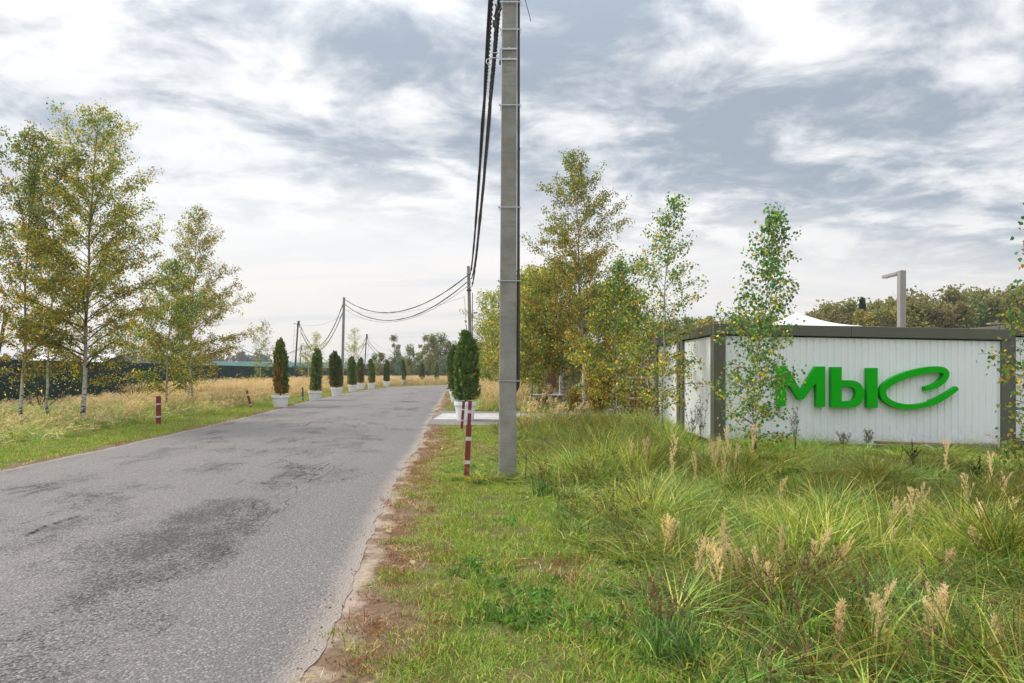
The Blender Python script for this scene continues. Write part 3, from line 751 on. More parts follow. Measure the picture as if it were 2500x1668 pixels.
car(1182, 97, R(12), 'dark car parked beyond the bend behind a potted thuja')

# ================================================================== poles and cables
def conc_pole(label, base, top_shift, H, wb, wt, depth=.17):
    root = empty('concrete_pole', base, label, 'utility pole', 'concrete poles along the road')
    mb = MB(); z0 = -.4
    rows = []
    for z, w_ in ((z0, wb), (H, wt)):
        f = (z - z0) / (H - z0); ox = top_shift * f; dd = depth * (1 - .2 * f); c = .012
        rows.append([(ox - w_ / 2 + c, -dd / 2, z), (ox + w_ / 2 - c, -dd / 2, z), (ox + w_ / 2, -dd / 2 + c, z), (ox + w_ / 2, dd / 2, z), (ox - w_ / 2, dd / 2, z), (ox - w_ / 2, -dd / 2 + c, z)])
    n = 6
    mb.add(rows[0] + rows[1], [tuple(range(n))[::-1], tuple(range(n, 2 * n))] + [(i, (i + 1) % n, (i + 1) % n + n, i + n) for i in range(n)])
    mb.build('shaft', M_conc, root)
    return root
d1 = 10.15; b1 = P(1238.5, 908, d1)
p1 = conc_pole('tall near concrete pole in the grass beside the red and white post', (b1.x, d1, 0), .04, 8.6, .268, .205, .20)
s1 = d1 / F
def z_at(py, dd): return CAM_H - (py - HY) * dd / F
def pole1_x(z): return .04 * (z + .4) / 9.0
def pole1_w(z): return .268 - .063 * (z + .4) / 9.0
for py in (14, 80, 263, 510, 688, 930):
    z = z_at(py, d1); cx = pole1_x(z); hw_ = pole1_w(z) / 2 + .004
    mb = MB(); th = .007
    mb.box2((cx - hw_ - .01, -.108, z - th), (cx + hw_ + .055, -.101, z + th)).box2((cx - hw_ - .012, -.1005, z - th), (cx - hw_ - .004, .11, z + th)).box2((cx + hw_ + .056, -.108, z - th), (cx + hw_ + .062, .02, z + th))
    mb.box2((cx - hw_ - .03, -.112, z - .012), (cx - hw_ - .012, -.09, z + .012))
    mb.build('strap', M_galv, p1)
for py in (127, 152):
    z = z_at(py, d1); cx = pole1_x(z); hw_ = pole1_w(z) / 2
    MB().box2((cx - hw_ - .02, -.106, z - .012), (cx + hw_ + .01, -.1005, z + .012)).box2((cx - .02, -.115, z - .018), (cx + .005, -.1065, z + .018)).build('bracket_band', M_galv, p1)
z = z_at(139, d1); cx = pole1_x(z); hw_ = pole1_w(z) / 2
br = MB().box2((cx - hw_ - .045, -.09, z - .10), (cx - hw_ - .012, .06, z + .10)).build('bracket', M_galv, p1, bevel=.006)
for dz in (.04, -.035): MB().tube([(cx - hw_ - .045, -.04, z + dz), (cx - hw_ - .15, -.04, z + dz), (cx - hw_ - .17, -.04, z - .06)], .008, 6).build('hook', M_galv, br)
MB().tube([(cx - hw_ - .19 + .04 * math.cos(q), -.04, z - .09 + .045 * math.sin(q)) for q in np.linspace(0, 2 * math.pi, 13)], .007, 6, cap=False).build('ring', M_galv, br)
zt = 8.5; zb = z_at(957, d1)
cond = MB().tube([(pole1_x(zt) + pole1_w(zt) / 2 + .028, -.05, zt), (pole1_x(4) + pole1_w(4) / 2 + .028, -.05, 4.0), (pole1_x(1.6) + pole1_w(1.6) / 2 + .026, -.05, zb + .3), (pole1_x(1.6) + pole1_w(1.6) / 2 + .022, -.05, zb + .08), (pole1_x(1.3) + pole1_w(1.3) / 2 - .01, -.05, zb)], [.019, .02, .026, .026, .016], 10)
cond.build('conduit', M_black, p1, smooth=True)
MB().tube([(pole1_x(4.8) + pole1_w(4.8) / 2 + .03, -.05, z_at(366, d1)), (pole1_x(4.8) + pole1_w(4.8) / 2 + .052, -.05, z_at(366, d1))], .02, 8).build('clip', M_black, p1)
dw = MB().tube([P(1270, -90, 10.0), P(1282, 0, 10.0), P(1290, 28, 10.0), P(1296, 52, 10.0)], .0055, 5).build('hanging_wire', M_black, p1); dw.data.transform(Matrix.Translation(-p1.location))

d2 = 44.6; b2 = P(1152, 908, d2)
p2 = conc_pole('second concrete pole standing behind the nearest right-hand thuja', (b2.x, d2, 0), P(1143.5, 908, d2).x - b2.x, z_at(650, d2), .25, .19)
d3 = 63.5; b3 = P(834.5, 908, d3)
p3 = conc_pole('third concrete pole rising behind the left row of thujas', (b3.x, d3, 0), P(840, 908, d3).x - b3.x, z_at(726, d3), .25, .19)
x2 = lambda z: p2.location.x + (P(1143.5, 908, d2).x - b2.x) * (z + .4) / (z_at(650, d2) + .4)
# fittings on pole 2
def local(root, mb, name, mat): o = mb.build(name, mat, root); o.data.transform(Matrix.Translation(-root.location)); return o
for py in (668, 690, 702): local(p2, MB().box((x2(z_at(py, d2)), d2, z_at(py, d2)), (.27, .24, .05)), 'fitting_band', M_galv)
local(p2, MB().box((x2(z_at(709, d2)), d2, z_at(709, d2)), (.30, .26, .09)), 'fitting_band', M_black)
cm = P(1157, 764, d2 - .1); local(p2, MB().box(cm + Vector((.1, 0, 0)), (.26, .12, .09), Matrix.Rotation(R(-8), 3, 'Y')), 'floodlight', M_lamp)
bxp = P(1137, 785, d2 - .1); local(p2, MB().box(bxp, (.12, .12, .16)), 'junction_box', M_lamp)
local(p2, MB().tube([P(1153.5, 715, d2 - .12), P(1153.5, 800, d2 - .12), P(1155, 860, d2 - .12)], .025, 6), 'conduit', M_black)
local(p2, MB().tube([P(1137, 792, d2 - .1), P(1139, 800, d2 - .1), P(1141.5, 812, d2 - .1), P(1142.5, 835, d2 - .1)], [.03, .02, .04, .03], 6), 'cable_drop', M_black)
local(p2, MB().tube([P(1133, 724, d2 - .1), P(1136, 755, d2 - .1), P(1137, 780, d2 - .1)], .012, 5), 'cable_drop', M_black)

def catline(A, B, sag, n):
    t_ = np.linspace(0, 1, n)[:, None]; A = np.array(A); B = np.array(B)
    p = A + (B - A) * t_; p[:, 2] -= 4 * sag * (t_ * (1 - t_))[:, 0]; return p
def bundle(label, A, B, sag, nstr=3, r=.016, gap=.02, pitch=.42, n=None, wob=0.0, seed=0):
    """twisted overhead cable: strands wound round one another"""
    L_ = (Vector(B) - Vector(A)).length; n = n or int(L_ / pitch * 9)
    c = catline(A, B, sag, n); d_ = np.gradient(c, axis=0); d_ /= np.linalg.norm(d_, axis=1)[:, None]
    s_ = np.cross(d_, [0, 0, 1.0]); s_ /= np.linalg.norm(s_, axis=1)[:, None]; u_ = np.cross(s_, d_)
    al_ = np.linspace(0, L_, n); rg = np.random.default_rng(seed)
    g_ = gap * (1 + .35 * np.interp(al_, np.linspace(0, L_, 30), rg.normal(0, 1, 30)))
    root = empty('overhead_cable', A, label, 'cable', 'overhead cables')
    for k in range(nstr):
        q = al_ / pitch * 2 * math.pi + 2 * math.pi * k / nstr
        p = c + (s_ * np.cos(q)[:, None] + u_ * np.sin(q)[:, None]) * g_[:, None] - np.array(A)
        m_ = 5; th = np.arange(m_) * 2 * math.pi / m_
        V_ = (p[:, None, :] + (s_[:, None, :] * np.cos(th)[None, :, None] + u_[:, None, :] * np.sin(th)[None, :, None]) * r).reshape(-1, 3)
        ii_ = np.arange(n * m_).reshape(n, m_); jj = np.roll(ii_, -1, axis=1)
        npmesh('strand', V_, [np.stack([ii_[:-1], jj[:-1], jj[1:], ii_[1:]], -1).reshape(-1, 4)], M_wire if k % 2 == 0 else M_black, smooth=True, parent=root)
    return root
def wire(label, A, B, sag, r=.012, n=40):
    pts = catline(A, B, sag, n) - np.array(A)
    o = MB().tube([Vector(p) for p in pts], r, 5).build('overhead_wire', M_black, loc=A); return tag(o, label, 'cable', 'overhead cables')
A1 = P(1201, -40, d1); A2 = P(1222, -30, d1)
bundle('thick left twisted cable from the near concrete pole to the second', A1, P(1147, 672, d2), .95, 4, .019, .024, .5, seed=1)
bundle('right twisted cable hooked to the side of the near concrete pole', A2, P(1152, 700, d2), .75, 4, .018, .022, .45, seed=2)
bundle('thin middle twisted cable between the near and second concrete poles', A2 + Vector((-.05, 0, -.25)), P(1149, 680, d2), 1.15, 2, .013, .013, .5, seed=3)
# clamp hardware hanging by pole 1
cl = MB().tube([P(1212, 15, d1), P(1208, 35, d1), P(1205, 42, d1)], .011, 6).box(P(1206.5, 58, d1), (.05, .05, .09)).tube([P(1224, 20, d1), P(1218, 32, d1)], .014, 6).build('cable_clamp', M_black, p1); cl.data.transform(Matrix.Translation(-p1.location))
bundle('upper sagging cable between the second and third concrete poles', P(1140, 674, d2), P(843, 732, d3), 1.75, 3, .02, .022, .5, seed=4)
bundle('lower sagging cable between the second and third concrete poles', P(1140, 689, d2), P(843, 744, d3), 1.95, 3, .02, .022, .5, seed=5)
wire('thin wire sagging under the twin cables to the third pole', P(1140, 700, d2), P(843, 756, d3), 1.7, .014)
wire('faint lowest wire running from the second pole box', P(1135, 724, d2), P(846, 756, d3), .7, .008)

def pipe_pole(label, px_b, px_t, py_t, dd, arm=False, ladder=False, r=.11, dbl=True, low=False):
    zt_ = z_at(py_t, dd); b_ = P(px_b, 908, dd); t_ = P(px_t, py_t, dd)
    root = empty('pipe_pole', (b_.x, dd, 0), label, 'utility pole', 'rust-brown pipe poles beyond the fence')
    top = Vector((t_.x - b_.x, 0, zt_)); bot = Vector(((b_.x - t_.x) * .12, 0, -.2))
    MB().tube([bot, top], [r, r * .85], 8).build('pipe', M_pipe, root, smooth=True)
    if dbl: MB().tube([top + Vector((.16, 0, -.9)), top + Vector((.16, 0, .02))], .06, 6).box(top + Vector((.08, 0, -.6)), (.3, .1, .1)).build('twin_pipe', M_pipe, root)
    if arm: MB().box(top + Vector((-.15, 0, -.45)), (1.0, .08, .08), Matrix.Rotation(R(12), 3, 'Y')).build('crossarm', M_pipe, root)
    if ladder:
        for sgn in (-1, 1):
            off = Vector((.42 * sgn - (.12 if sgn < 0 else -.05), .0, 0)); rail = .018
            lad = MB().tube([bot + off * .9, top + off * .9 + Vector((0, 0, -.8))], rail, 4)
            if sgn < 0:
                for k in range(13):
                    q = bot.lerp(top, .06 + .065 * k); lad.box(q + off * .52, (.34, .02, .02))
            lad.build('ladder', M_lamp, root)
    return root, top
pp, tp = pipe_pole('leaning rust-brown pipe pole with crossarm and ladder behind the green fence', 719, 728, 784, 96, True, True, .13)
pp2, _ = pipe_pole('shorter dark pipe pole right behind the leaning one', 732, 735, 843, 112, False, False, .09)
pipe_pole('thin grey lamp mast right of the leaning pipe pole', 745, 747, 842, 120, False, False, .06, False)
pp3, _ = pipe_pole('rust-brown pipe pole above the fifth thuja of the left row', 889, 895, 816, 120, False, True, .11)
pipe_pole('distant rust-brown pipe pole between far trees right of centre', 1013, 1009, 848, 150, False, False, .13, False)
T3 = lambda py: P(838, py, d3)
bundle('upper cable from the third concrete pole to the leaning pipe pole', T3(741), P(735, 797, 96), 3.4, 2, .026, .02, .7, seed=6)
bundle('lower cable from the third concrete pole to the leaning pipe pole', T3(760), P(733, 806, 96), 3.3, 2, .026, .02, .7, seed=7)
wire('thin high wire from the third pole to the leaning pipe pole', T3(770), P(731, 790, 96), .6, .012)
bundle('upper cable from leaning pipe pole down towards the right', P(733, 798, 96), P(893, 826, 120), 5.0, 2, .026, .02, .7, seed=8)
bundle('lower cable from leaning pipe pole down towards the right', P(733, 806, 96), P(893, 836, 120), 5.6, 2, .026, .02, .7, seed=9)
bundle('upper cable from the middle pipe pole falling right to the far pole', P(896, 828, 120), P(1009, 852, 150), 3.0, 2, .028, .02, .7, seed=10)
bundle('lower cable from the middle pipe pole falling right to the far pole', P(896, 836, 120), P(1009, 860, 150), 3.2, 2, .028, .02, .7, seed=11)
wire('thin top wire from the middle pipe pole to the far pole', P(896, 822, 120), P(1009, 850, 150), 1.8, .014)
bundle('dark cable from the short pipe pole running left behind the birches', P(734, 850, 112), P(585, 848, 118), 1.4, 2, .026, .02, .7, seed=12)
wire('lower wire from the short pipe pole running left behind birches', P(734, 855, 112), P(585, 850, 118), 1.2, .016)

# a leaning pole tip at the left edge
o = MB().tube([P(-12, 900, 40), P(16, 762, 40)], .10, 8).build('leaning_post', M_pipe, smooth=True); tag(o, 'dark leaning post tip at the left edge between birch leaves', 'post')

# ------------------------------------------------------------------ red and white marker posts
def marker(label, px, py, H, rad, lean, bands, low=None, blue=None, square=True, dd=None):
    dd = dd or F * CAM_H / (py - HY); x = P(px, 908, dd).x; z = gzs(x, dd)
    root = empty('marker_post', (x, dd, z), label, 'post', 'red and white marker posts'); n = 10
    tilt = Matrix.Rotation(R(lean), 4, 'Y')
    cuts = [(-.12, M_red)]; segs = []
    zz_ = -.12
    for z0, z1, m_, nm in bands: segs.append((z0, z1, m_, nm))
    for z0, z1, m_, nm in segs:
        r_ = low[1] if low and z1 <= low[0] + 1e-6 else rad
        mb = MB()
        if square: mb.box2((-r_, -r_, z0 * H if z0 > 0 else -.12), (r_, r_, z1 * H))
        else: mb.tube([(0, 0, z0 * H if z0 > 0 else -.12), (0, 0, z1 * H)], r_, n)
        o = mb.build(nm, m_, root); o.data.transform(tilt)
    return root
W_, RD = M_wpaint, M_red
M_bluep = surf('blue_tape', (.03, .05, .22), .5, .2)
marker('tall red marker post with white bands just left of the near pole', 1139, 1172, 1.17, .0265, 2.6, [(0, .205, RD, 'red_section'), (.205, .25, W_, 'white_band'), (.25, .50, RD, 'red_section'), (.50, .55, W_, 'white_band'), (.55, .70, RD, 'red_section'), (.70, .845, RD, 'red_section'), (.845, .885, W_, 'white_band'), (.885, 1, RD, 'red_section')], low=(.70, .038))
marker('red marker post with white bands in front of the near right planter', 1127, 1049, .79, .036, 4.5, [(0, .30, RD, 'red_section'), (.30, .345, W_, 'white_band'), (.345, .68, RD, 'red_section'), (.68, .73, W_, 'white_band'), (.73, 1, RD, 'red_section')])
marker('red marker post with white bands on the left verge nearest the camera', 387, 1039, .86, .050, 0, [(0, .26, RD, 'red_section'), (.26, .31, W_, 'white_band'), (.31, .70, RD, 'red_section'), (.70, .745, W_, 'white_band'), (.745, 1, RD, 'red_section')])
marker('red marker post leaning left beside the first left planter', 613, 996, .80, .052, -14, [(0, .14, RD, 'red_section'), (.14, .21, W_, 'white_band'), (.21, .70, RD, 'red_section'), (.70, .80, W_, 'white_band'), (.80, 1, RD, 'red_section')], square=False)
marker('short marker post with blue middle between the first two left planters', 740, 979, .76, .042, -2, [(0, .22, RD, 'red_section'), (.22, .27, W_, 'white_band'), (.27, .66, M_bluep, 'blue_section'), (.66, 1, RD, 'red_section')], square=False)

st0 = P(1282, 1182, 9.75); z0 = gzs(st0.x, 9.75)
o = MB().tube([(st0.x, 9.75, z0 - .1), (P(1285, 1108, 9.75).x, 9.75, z_at(1108, 9.75))], .006, 6).build('thin_stake', M_stem); tag(o, 'thin dark metal stake in the grass right of the near pole', 'stake')
hs = [P(1416 + 38 * (1 - math.cos(q)) / 2 * 1.15, 1160 - 46 * math.sin(q), 10.6) for q in np.linspace(.35, math.pi, 14)]
hs = [P(1417, 1117, 10.9), P(1424, 1115, 10.8), P(1436, 1119, 10.7), P(1447, 1128, 10.6), P(1453, 1142, 10.5), P(1456, 1160, 10.5), P(1457, 1185, 10.5)]
o = MB().tube(hs, .035, 8).build('black_hose', M_black, smooth=True); tag(o, 'curved black hose end poking out of long grass', 'hose')

# ================================================================== birches
class Tubes:
    """many thin tapering limbs in one array mesh"""
    def __init__(s): s.V = []; s.F = []; s.n = 0
    def add(s, pts, rad, m=4):
        pts = np.asarray(pts, float); k = len(pts); t_ = np.gradient(pts, axis=0); t_ /= np.linalg.norm(t_, axis=1)[:, None] + 1e-9
        ref = np.array([1.0, 0, 0]) if abs(t_[0, 0]) < .8 else np.array([0, 1.0, 0])
        a = ref - t_ * (t_ @ ref)[:, None]; a /= np.linalg.norm(a, axis=1)[:, None] + 1e-9; b = np.cross(t_, a)
        th = np.arange(m) * 2 * math.pi / m
        V_ = pts[:, None, :] + (a[:, None, :] * np.cos(th)[None, :, None] + b[:, None, :] * np.sin(th)[None, :, None]) * np.asarray(rad)[:, None, None]
        ii_ = np.arange(k * m).reshape(k, m) + s.n; jj = np.roll(ii_, -1, axis=1)
        s.V.append(V_.reshape(-1, 3)); s.F.append(np.stack([ii_[:-1], jj[:-1], jj[1:], ii_[1:]], -1).reshape(-1, 4)); s.n += k * m
    def build(s, name, mat, parent): return npmesh(name, np.concatenate(s.V), [np.concatenate(s.F)], mat, smooth=True, parent=parent)

GREEN = np.array([(.050, .105, .024), (.070, .125, .026), (.040, .085, .026), (.095, .135, .028)])
OLIVE = np.array([(.125, .125, .026), (.155, .135, .030), (.105, .105, .028), (.17, .155, .03)])
GOLD = np.array([(.30, .205, .030), (.255, .165, .028), (.23, .12, .024), (.34, .25, .04), (.16, .10, .03)])
COOL = np.array([(.030, .085, .038), (.040, .100, .042), (.028, .070, .034)])
def pick(rg, n, wts):
    pals = (GREEN, OLIVE, GOLD, COOL); w_ = np.asarray(wts, float)
    c = np.empty((n, 3)); 
    if w_.ndim == 1: w_ = np.repeat(w_[None], n, 0)
    w_ = w_ / w_.sum(1, keepdims=True); cw = np.cumsum(w_, 1); r_ = rg.random(n)[:, None]; g = (r_ > cw).sum(1).clip(0, 3)
    for k, p in enumerate(pals):
        m_ = g == k; c[m_] = p[rg.integers(0, len(p), m_.sum())]
    return 2.3 * c * rg.uniform(.7, 1.3, (n, 1))
def leaf_geo(rg, pts, size, detail=0, droop=.6):
    """kite leaves hanging at the points; returns V,F"""
    n = len(pts)
    ax = rg.normal(0, 1, (n, 3)); ax[:, 2] -= droop * 2.2; ax /= np.linalg.norm(ax, axis=1)[:, None]
    r_ = rg.normal(0, 1, (n, 3)); sd_ = np.cross(ax, r_); sd_ /= np.linalg.norm(sd_, axis=1)[:, None] + 1e-9
    nm = np.cross(ax, sd_); L_ = size * rg.uniform(.7, 1.25, n)[:, None]
    if detail == 0:
        V_ = np.stack([pts, pts + ax * L_ * .42 + sd_ * L_ * .42 + nm * L_ * .06, pts + ax * L_, pts + ax * L_ * .42 - sd_ * L_ * .42 + nm * L_ * .06], 1)
        return V_.reshape(-1, 3), np.arange(n * 4).reshape(n, 4)
    V_ = np.stack([pts, pts + ax * L_ * .18 + sd_ * L_ * .34 + nm * L_ * .05, pts + ax * L_ * .42 + sd_ * L_ * .40 + nm * L_ * .08, pts + ax * L_ * .72 + sd_ * L_ * .20 + nm * L_ * .05, pts + ax * L_,
                   pts + ax * L_ * .72 - sd_ * L_ * .20 + nm * L_ * .05, pts + ax * L_ * .42 - sd_ * L_ * .40 + nm * L_ * .08, pts + ax * L_ * .18 - sd_ * L_ * .34 + nm * L_ * .05], 1)
    b = np.arange(n)[:, None] * 8
    return V_.reshape(-1, 3), np.concatenate([b + np.array([[0, 1, 2, 3, 4]]), b + np.array([[0, 4, 5, 6, 7]])], 0)

def gen_birch(seed, H, cb, Rm, prof, nbr, nleaf, leaf, tr, bend=(0, 0), up=58, wander=.05, twig=1.0, extra=()):
    """returns trunk pts/radii, limb Tubes, leaf points"""
    rg = np.random.default_rng(seed)
    nt = 16; tz = np.linspace(0, 1, nt)
    wx = np.cumsum(rg.normal(0, wander, nt)) * .5; wy = np.cumsum(rg.normal(0, wander, nt)) * .5
    wx -= wx[0]; wy -= wy[0]
    tp_ = np.column_stack([wx + bend[0] * tz ** 1.5, wy + bend[1] * tz ** 1.5, tz * H - .15 * (1 - tz)])
    trad = tr * (1 - .93 * tz ** .85) * (1 + .35 * np.exp(-tz * 28))
    limbs = Tubes(); cand = []; wt = []
    specs = [(cb + (.985 - cb) * ((k + rg.random()) / nbr), None) for k in range(nbr)] + list(extra)
    for k, (t_, ex) in enumerate(specs):
        tt = (t_ - cb) / (1 - cb)
        L_ = Rm * np.interp(tt, *prof) * rg.uniform(.60, 1.12); az = k * 2.39996 + rg.normal(0, .35)
        if ex: az, L_ = ex
        p = np.array([np.interp(t_, tz, tp_[:, i]) for i in range(3)]); r0 = max(.004, np.interp(t_, tz, trad) * .48 * min(1, L_ / Rm + .25))
        e = R(up + rg.normal(0, 7) - 16 * (1 - tt) + 6 * tt); ns = 7; q = [p]; ed = R(rg.uniform(18, 40)) * (1.1 - tt * .75)
        for i in range(ns):
            el = e - ed * (i / ns); a_ = az + rg.normal(0, .10); st_ = L_ / ns / max(.58, math.cos(el))
            p = p + st_ * np.array([math.cos(el) * math.cos(a_), math.cos(el) * math.sin(a_), math.sin(el)]) * np.array([1, 1, .95])
            if p[2] > H * 1.0: p[2] = H - .05 * rg.random()
            q.append(p)
        q = np.array(q); limbs.add(q, np.linspace(r0, .0035, ns + 1), 4)
        nt2 = int(4 + L_ * 5.5 * twig)
        for j in range(nt2):
            s_ = .16 + .84 * (j + rg.random()) / nt2; b_ = np.array([np.interp(s_ * ns, np.arange(ns + 1), q[:, i]) for i in range(3)])
            i0 = min(int(s_ * ns), ns - 1); bd = q[i0 + 1] - q[i0]; bd /= np.linalg.norm(bd) + 1e-9
            dv = bd + rg.normal(0, .62, 3); dv[2] += .05; dv /= np.linalg.norm(dv)
            l2 = (.16 + .30 * L_ * (1 - .55 * s_)) * rg.uniform(.6, 1.15); w_ = [b_]
            for m in range(4): dv = dv + np.array([0, 0, -.13]) + rg.normal(0, .10, 3); dv /= np.linalg.norm(dv); w_.append(w_[-1] + dv * l2 / 4)
            w_ = np.array(w_); limbs.add(w_, np.linspace(max(.0028, r0 * .25), .0018, 5), 3)
            ss = rg.random(max(3, int(l2 * 26))) ** .8
            cand.append(np.column_stack([np.interp(ss * 4, np.arange(5), w_[:, i]) for i in range(3)]))
        ss = .3 + .7 * rg.random(max(2, int(L_ * 8))); cand.append(np.column_stack([np.interp(ss * ns, np.arange(ns + 1), q[:, i]) for i in range(3)]))
    # leading shoot
    ss = rg.uniform(.80, 1.02, 14 + int(H * 3)); cand.append(np.column_stack([np.interp(np.minimum(ss, 1), tz, tp_[:, i]) for i in range(3)]))
    cand = np.concatenate(cand); idx = rg.integers(0, len(cand), nleaf) if nleaf > len(cand) else rg.choice(len(cand), nleaf, replace=False)
    pts = cand[idx] + rg.normal(0, leaf * 1.15, (nleaf, 3))
    return rg, tp_, trad, limbs, pts
PROF = ([0, .06, .2, .4, .6, .8, .95, 1.0], [.55, .85, 1.0, .97, .78, .48, .2, .08])
PROF2 = ([0, .1, .3, .5, .7, .9, 1.0], [.7, .95, 1.0, .82, .58, .25, .06])
def birch(label, px, dd, top_py, cb, Rm, nbr, nleaf, leaf, tr, seed, tone, base_z=None, bend=(0, 0), prof=PROF, up=50, parts=0, detail=0, twig=1.0, tone_top=None, wander=.05, extra=(), group='birches along the road', xoff=0):
    x = P(px, 908, dd).x + xoff; z = gzs(x, dd) if base_z is None else base_z; H = z_at(top_py, dd) - z
    root = empty('birch_tree', (x, dd, z), label, 'tree', group)
    rg, tp_, trad, limbs, pts = gen_birch(seed, H, cb, Rm, prof, nbr, nleaf, leaf, tr, bend, up, wander, twig, extra)
    tb = Tubes(); tb.add(tp_, trad, 9); tb.build('trunk', M_bark, root)
    limbs.build('branchwork', M_twig, root)
    hh = np.clip((pts[:, 2] / H - cb) / (1 - cb), 0, 1)[:, None]; tt_ = np.array(tone)[None]; t2 = np.array(tone_top if tone_top else tone)[None]
    W = tt_ * (1 - hh) + t2 * hh
    # colour also changes from spray to spray
    ph = np.sin(pts[:, 0] * 3.1 + seed) * np.sin(pts[:, 1] * 2.7) * np.sin(pts[:, 2] * 2.3 + 1); W = W * np.stack([1 + .5 * ph, 1 + 0 * ph, 1 - .5 * ph, 1 + 0 * ph], 1)
    col = pick(rg, len(pts), W)
    if parts:                                       # the leaves that show largest are parts of their own
        par = rg.choice(len(pts), min(parts, len(pts)), replace=False); rest = np.setdiff1d(np.arange(len(pts)), par)
        protos = []
        for k in range(16):
            V_, F_ = leaf_geo(rg, np.zeros((1, 3)), leaf, 1); c_ = pick(rg, 1, W[par[k % len(par)]]); protos.append(npmesh('leaf', V_, [F_], M_leaf, np.repeat(c_, 2, 0), link_it=False))
        for i in par:
            o = link('leaf', protos[rg.integers(0, 16)], root, pts[i]); o.rotation_euler = (rg.normal(0, .4), rg.normal(0, .4), rg.uniform(0, 6.28))
        pts = pts[rest]; col = col[rest]
    V_, F_ = leaf_geo(rg, pts, leaf, detail)
    c = npmesh('crown', V_, [F_], M_leaf, np.concatenate([col, col]) if detail else col, parent=root)
    if parts: c['kind'] = 'stuff'
    return root
#                         GREEN OLIVE GOLD COOL
birch('tall broad birch with yellowing crown, largest on the left', 200, 22, 268, .14, 2.4, 88, 44000, .062, .075, 11, (.8, 1.6, 1.1, .1), base_z=-.1, bend=(.55, .1), tone_top=(1.2, 1.4, .5, .2), twig=1.7)
birch('slender pale birch at the left edge with thinning lower leaves', 46, 21, 335, .16, 1.75, 62, 19000, .062, .055, 12, (.6, 1.2, 1.3, .3), base_z=-.1, bend=(.45, 0), tone_top=(1.3, .8, .4, 1.3), prof=([0, .2, .5, .7, .85, 1], [.75, .8, .95, .95, .65, .15]))
birch('narrow birch between the edge birch and the tallest left birch', 120, 24.5, 338, .25, 1.5, 46, 10500, .062, .045, 13, (.5, 1.2, 1.4, .2), base_z=-.1, tone_top=(.8, 1.2, .9, .2))
birch('middle left birch with wide low branches above the dry field', 470, 34, 505, .13, 3.0, 74, 29000, .072, .062, 14, (.7, 1.7, .8, .1), bend=(.3, 0), tone_top=(.8, 1.5, .4, .1), prof=([0, .08, .2, .4, .6, .8, 1.0], [.7, 1.0, .95, .70, .48, .30, .05]))
birch('short bushy green birch in front of the middle left birch', 405, 27, 640, .14, 1.6, 54, 14000, .066, .045, 15, (.9, 1.1, 1.0, .7), bend=(.3, 0), tone_top=(1.2, .6, .4, 1.8))
birch('small young birch by the green fence left of the first thuja', 632, 55, 785, .22, 1.25, 26, 1700, .085, .04, 16, (1, 1, .35, .6), bend=(.3, 0), tone_top=(1, .8, .2, 1.0), group='young birches by the fence')
birch('thin birch left of the third concrete pole', 776, 78, 812, .10, 1.6, 26, 2000, .10, .05, 17, (.9, 1.4, .7, .1), group='young birches by the fence')
birch('thin pale birch right of the third concrete pole', 862, 80, 803, .10, 1.7, 28, 2300, .10, .05, 18, (.9, 1.5, .6, .1), group='young birches by the fence')
birch('low bushy birch close behind the second left thuja', 752, 72, 842, .06, 1.5, 24, 1700, .10, .05, 19, (1.2, 1.3, .4, .2), group='young birches by the fence')
# right-hand row
birch('tall birch with white banded trunk behind the drive', 1425, 24, 368, .20, 1.85, 70, 25000, .066, .060, 21, (.7, 1.5, 1.0, .1), bend=(-.30, .2), base_z=.02, tone_top=(1.4, 1.3, .25, .3), wander=.06, extra=((.44, (.15, 2.35)), (.40, (.5, 2.1)), (.37, (2.9, 2.2))))
birch('dense yellowing birch with dark trunk behind the concrete plinth', 1335, 34, 660, .12, 1.9, 56, 20000, .080, .065, 22, (.6, 1.7, .9, .1), bend=(-.2, 0), tone_top=(.8, 1.6, .5, .1))
birch('small white-stemmed birch left of the trellis fence', 1501, 18.6, 640, .14, 1.05, 48, 9000, .064, .028, 23, (.8, 1.1, 1.3, .3), base_z=.12, bend=(.12, 0), tone_top=(1.3, .5, .15, 1.2))
birch('slim birch in front of the white cabin side wall', 1617, 14.6, 487, .14, .95, 56, 5600, .052, .026, 24, (1.0, 1.2, .9, .4), base_z=.14, bend=(.22, 0), tone_top=(1.5, .6, .12, .9), prof=PROF2, parts=150, detail=1)
birch('leafy young birch growing against the green letter М', 1843, 11.6, 518, .10, .66, 60, 4700, .055, .022, 25, (1.2, .9, .6, .8), base_z=.14, bend=(.20, 0), tone_top=(1.4, .4, .1, 1.7), prof=PROF2, parts=300, detail=1)
birch('birch cut off by the right edge with large green and yellow leaves', 2548, 9.4, 500, .12, .66, 50, 2300, .060, .020, 26, (1.3, 1.2, .5, .3), base_z=.0, bend=(-.12, 0), tone_top=(1.5, .7, .2, .8), prof=PROF2, parts=300, detail=1)
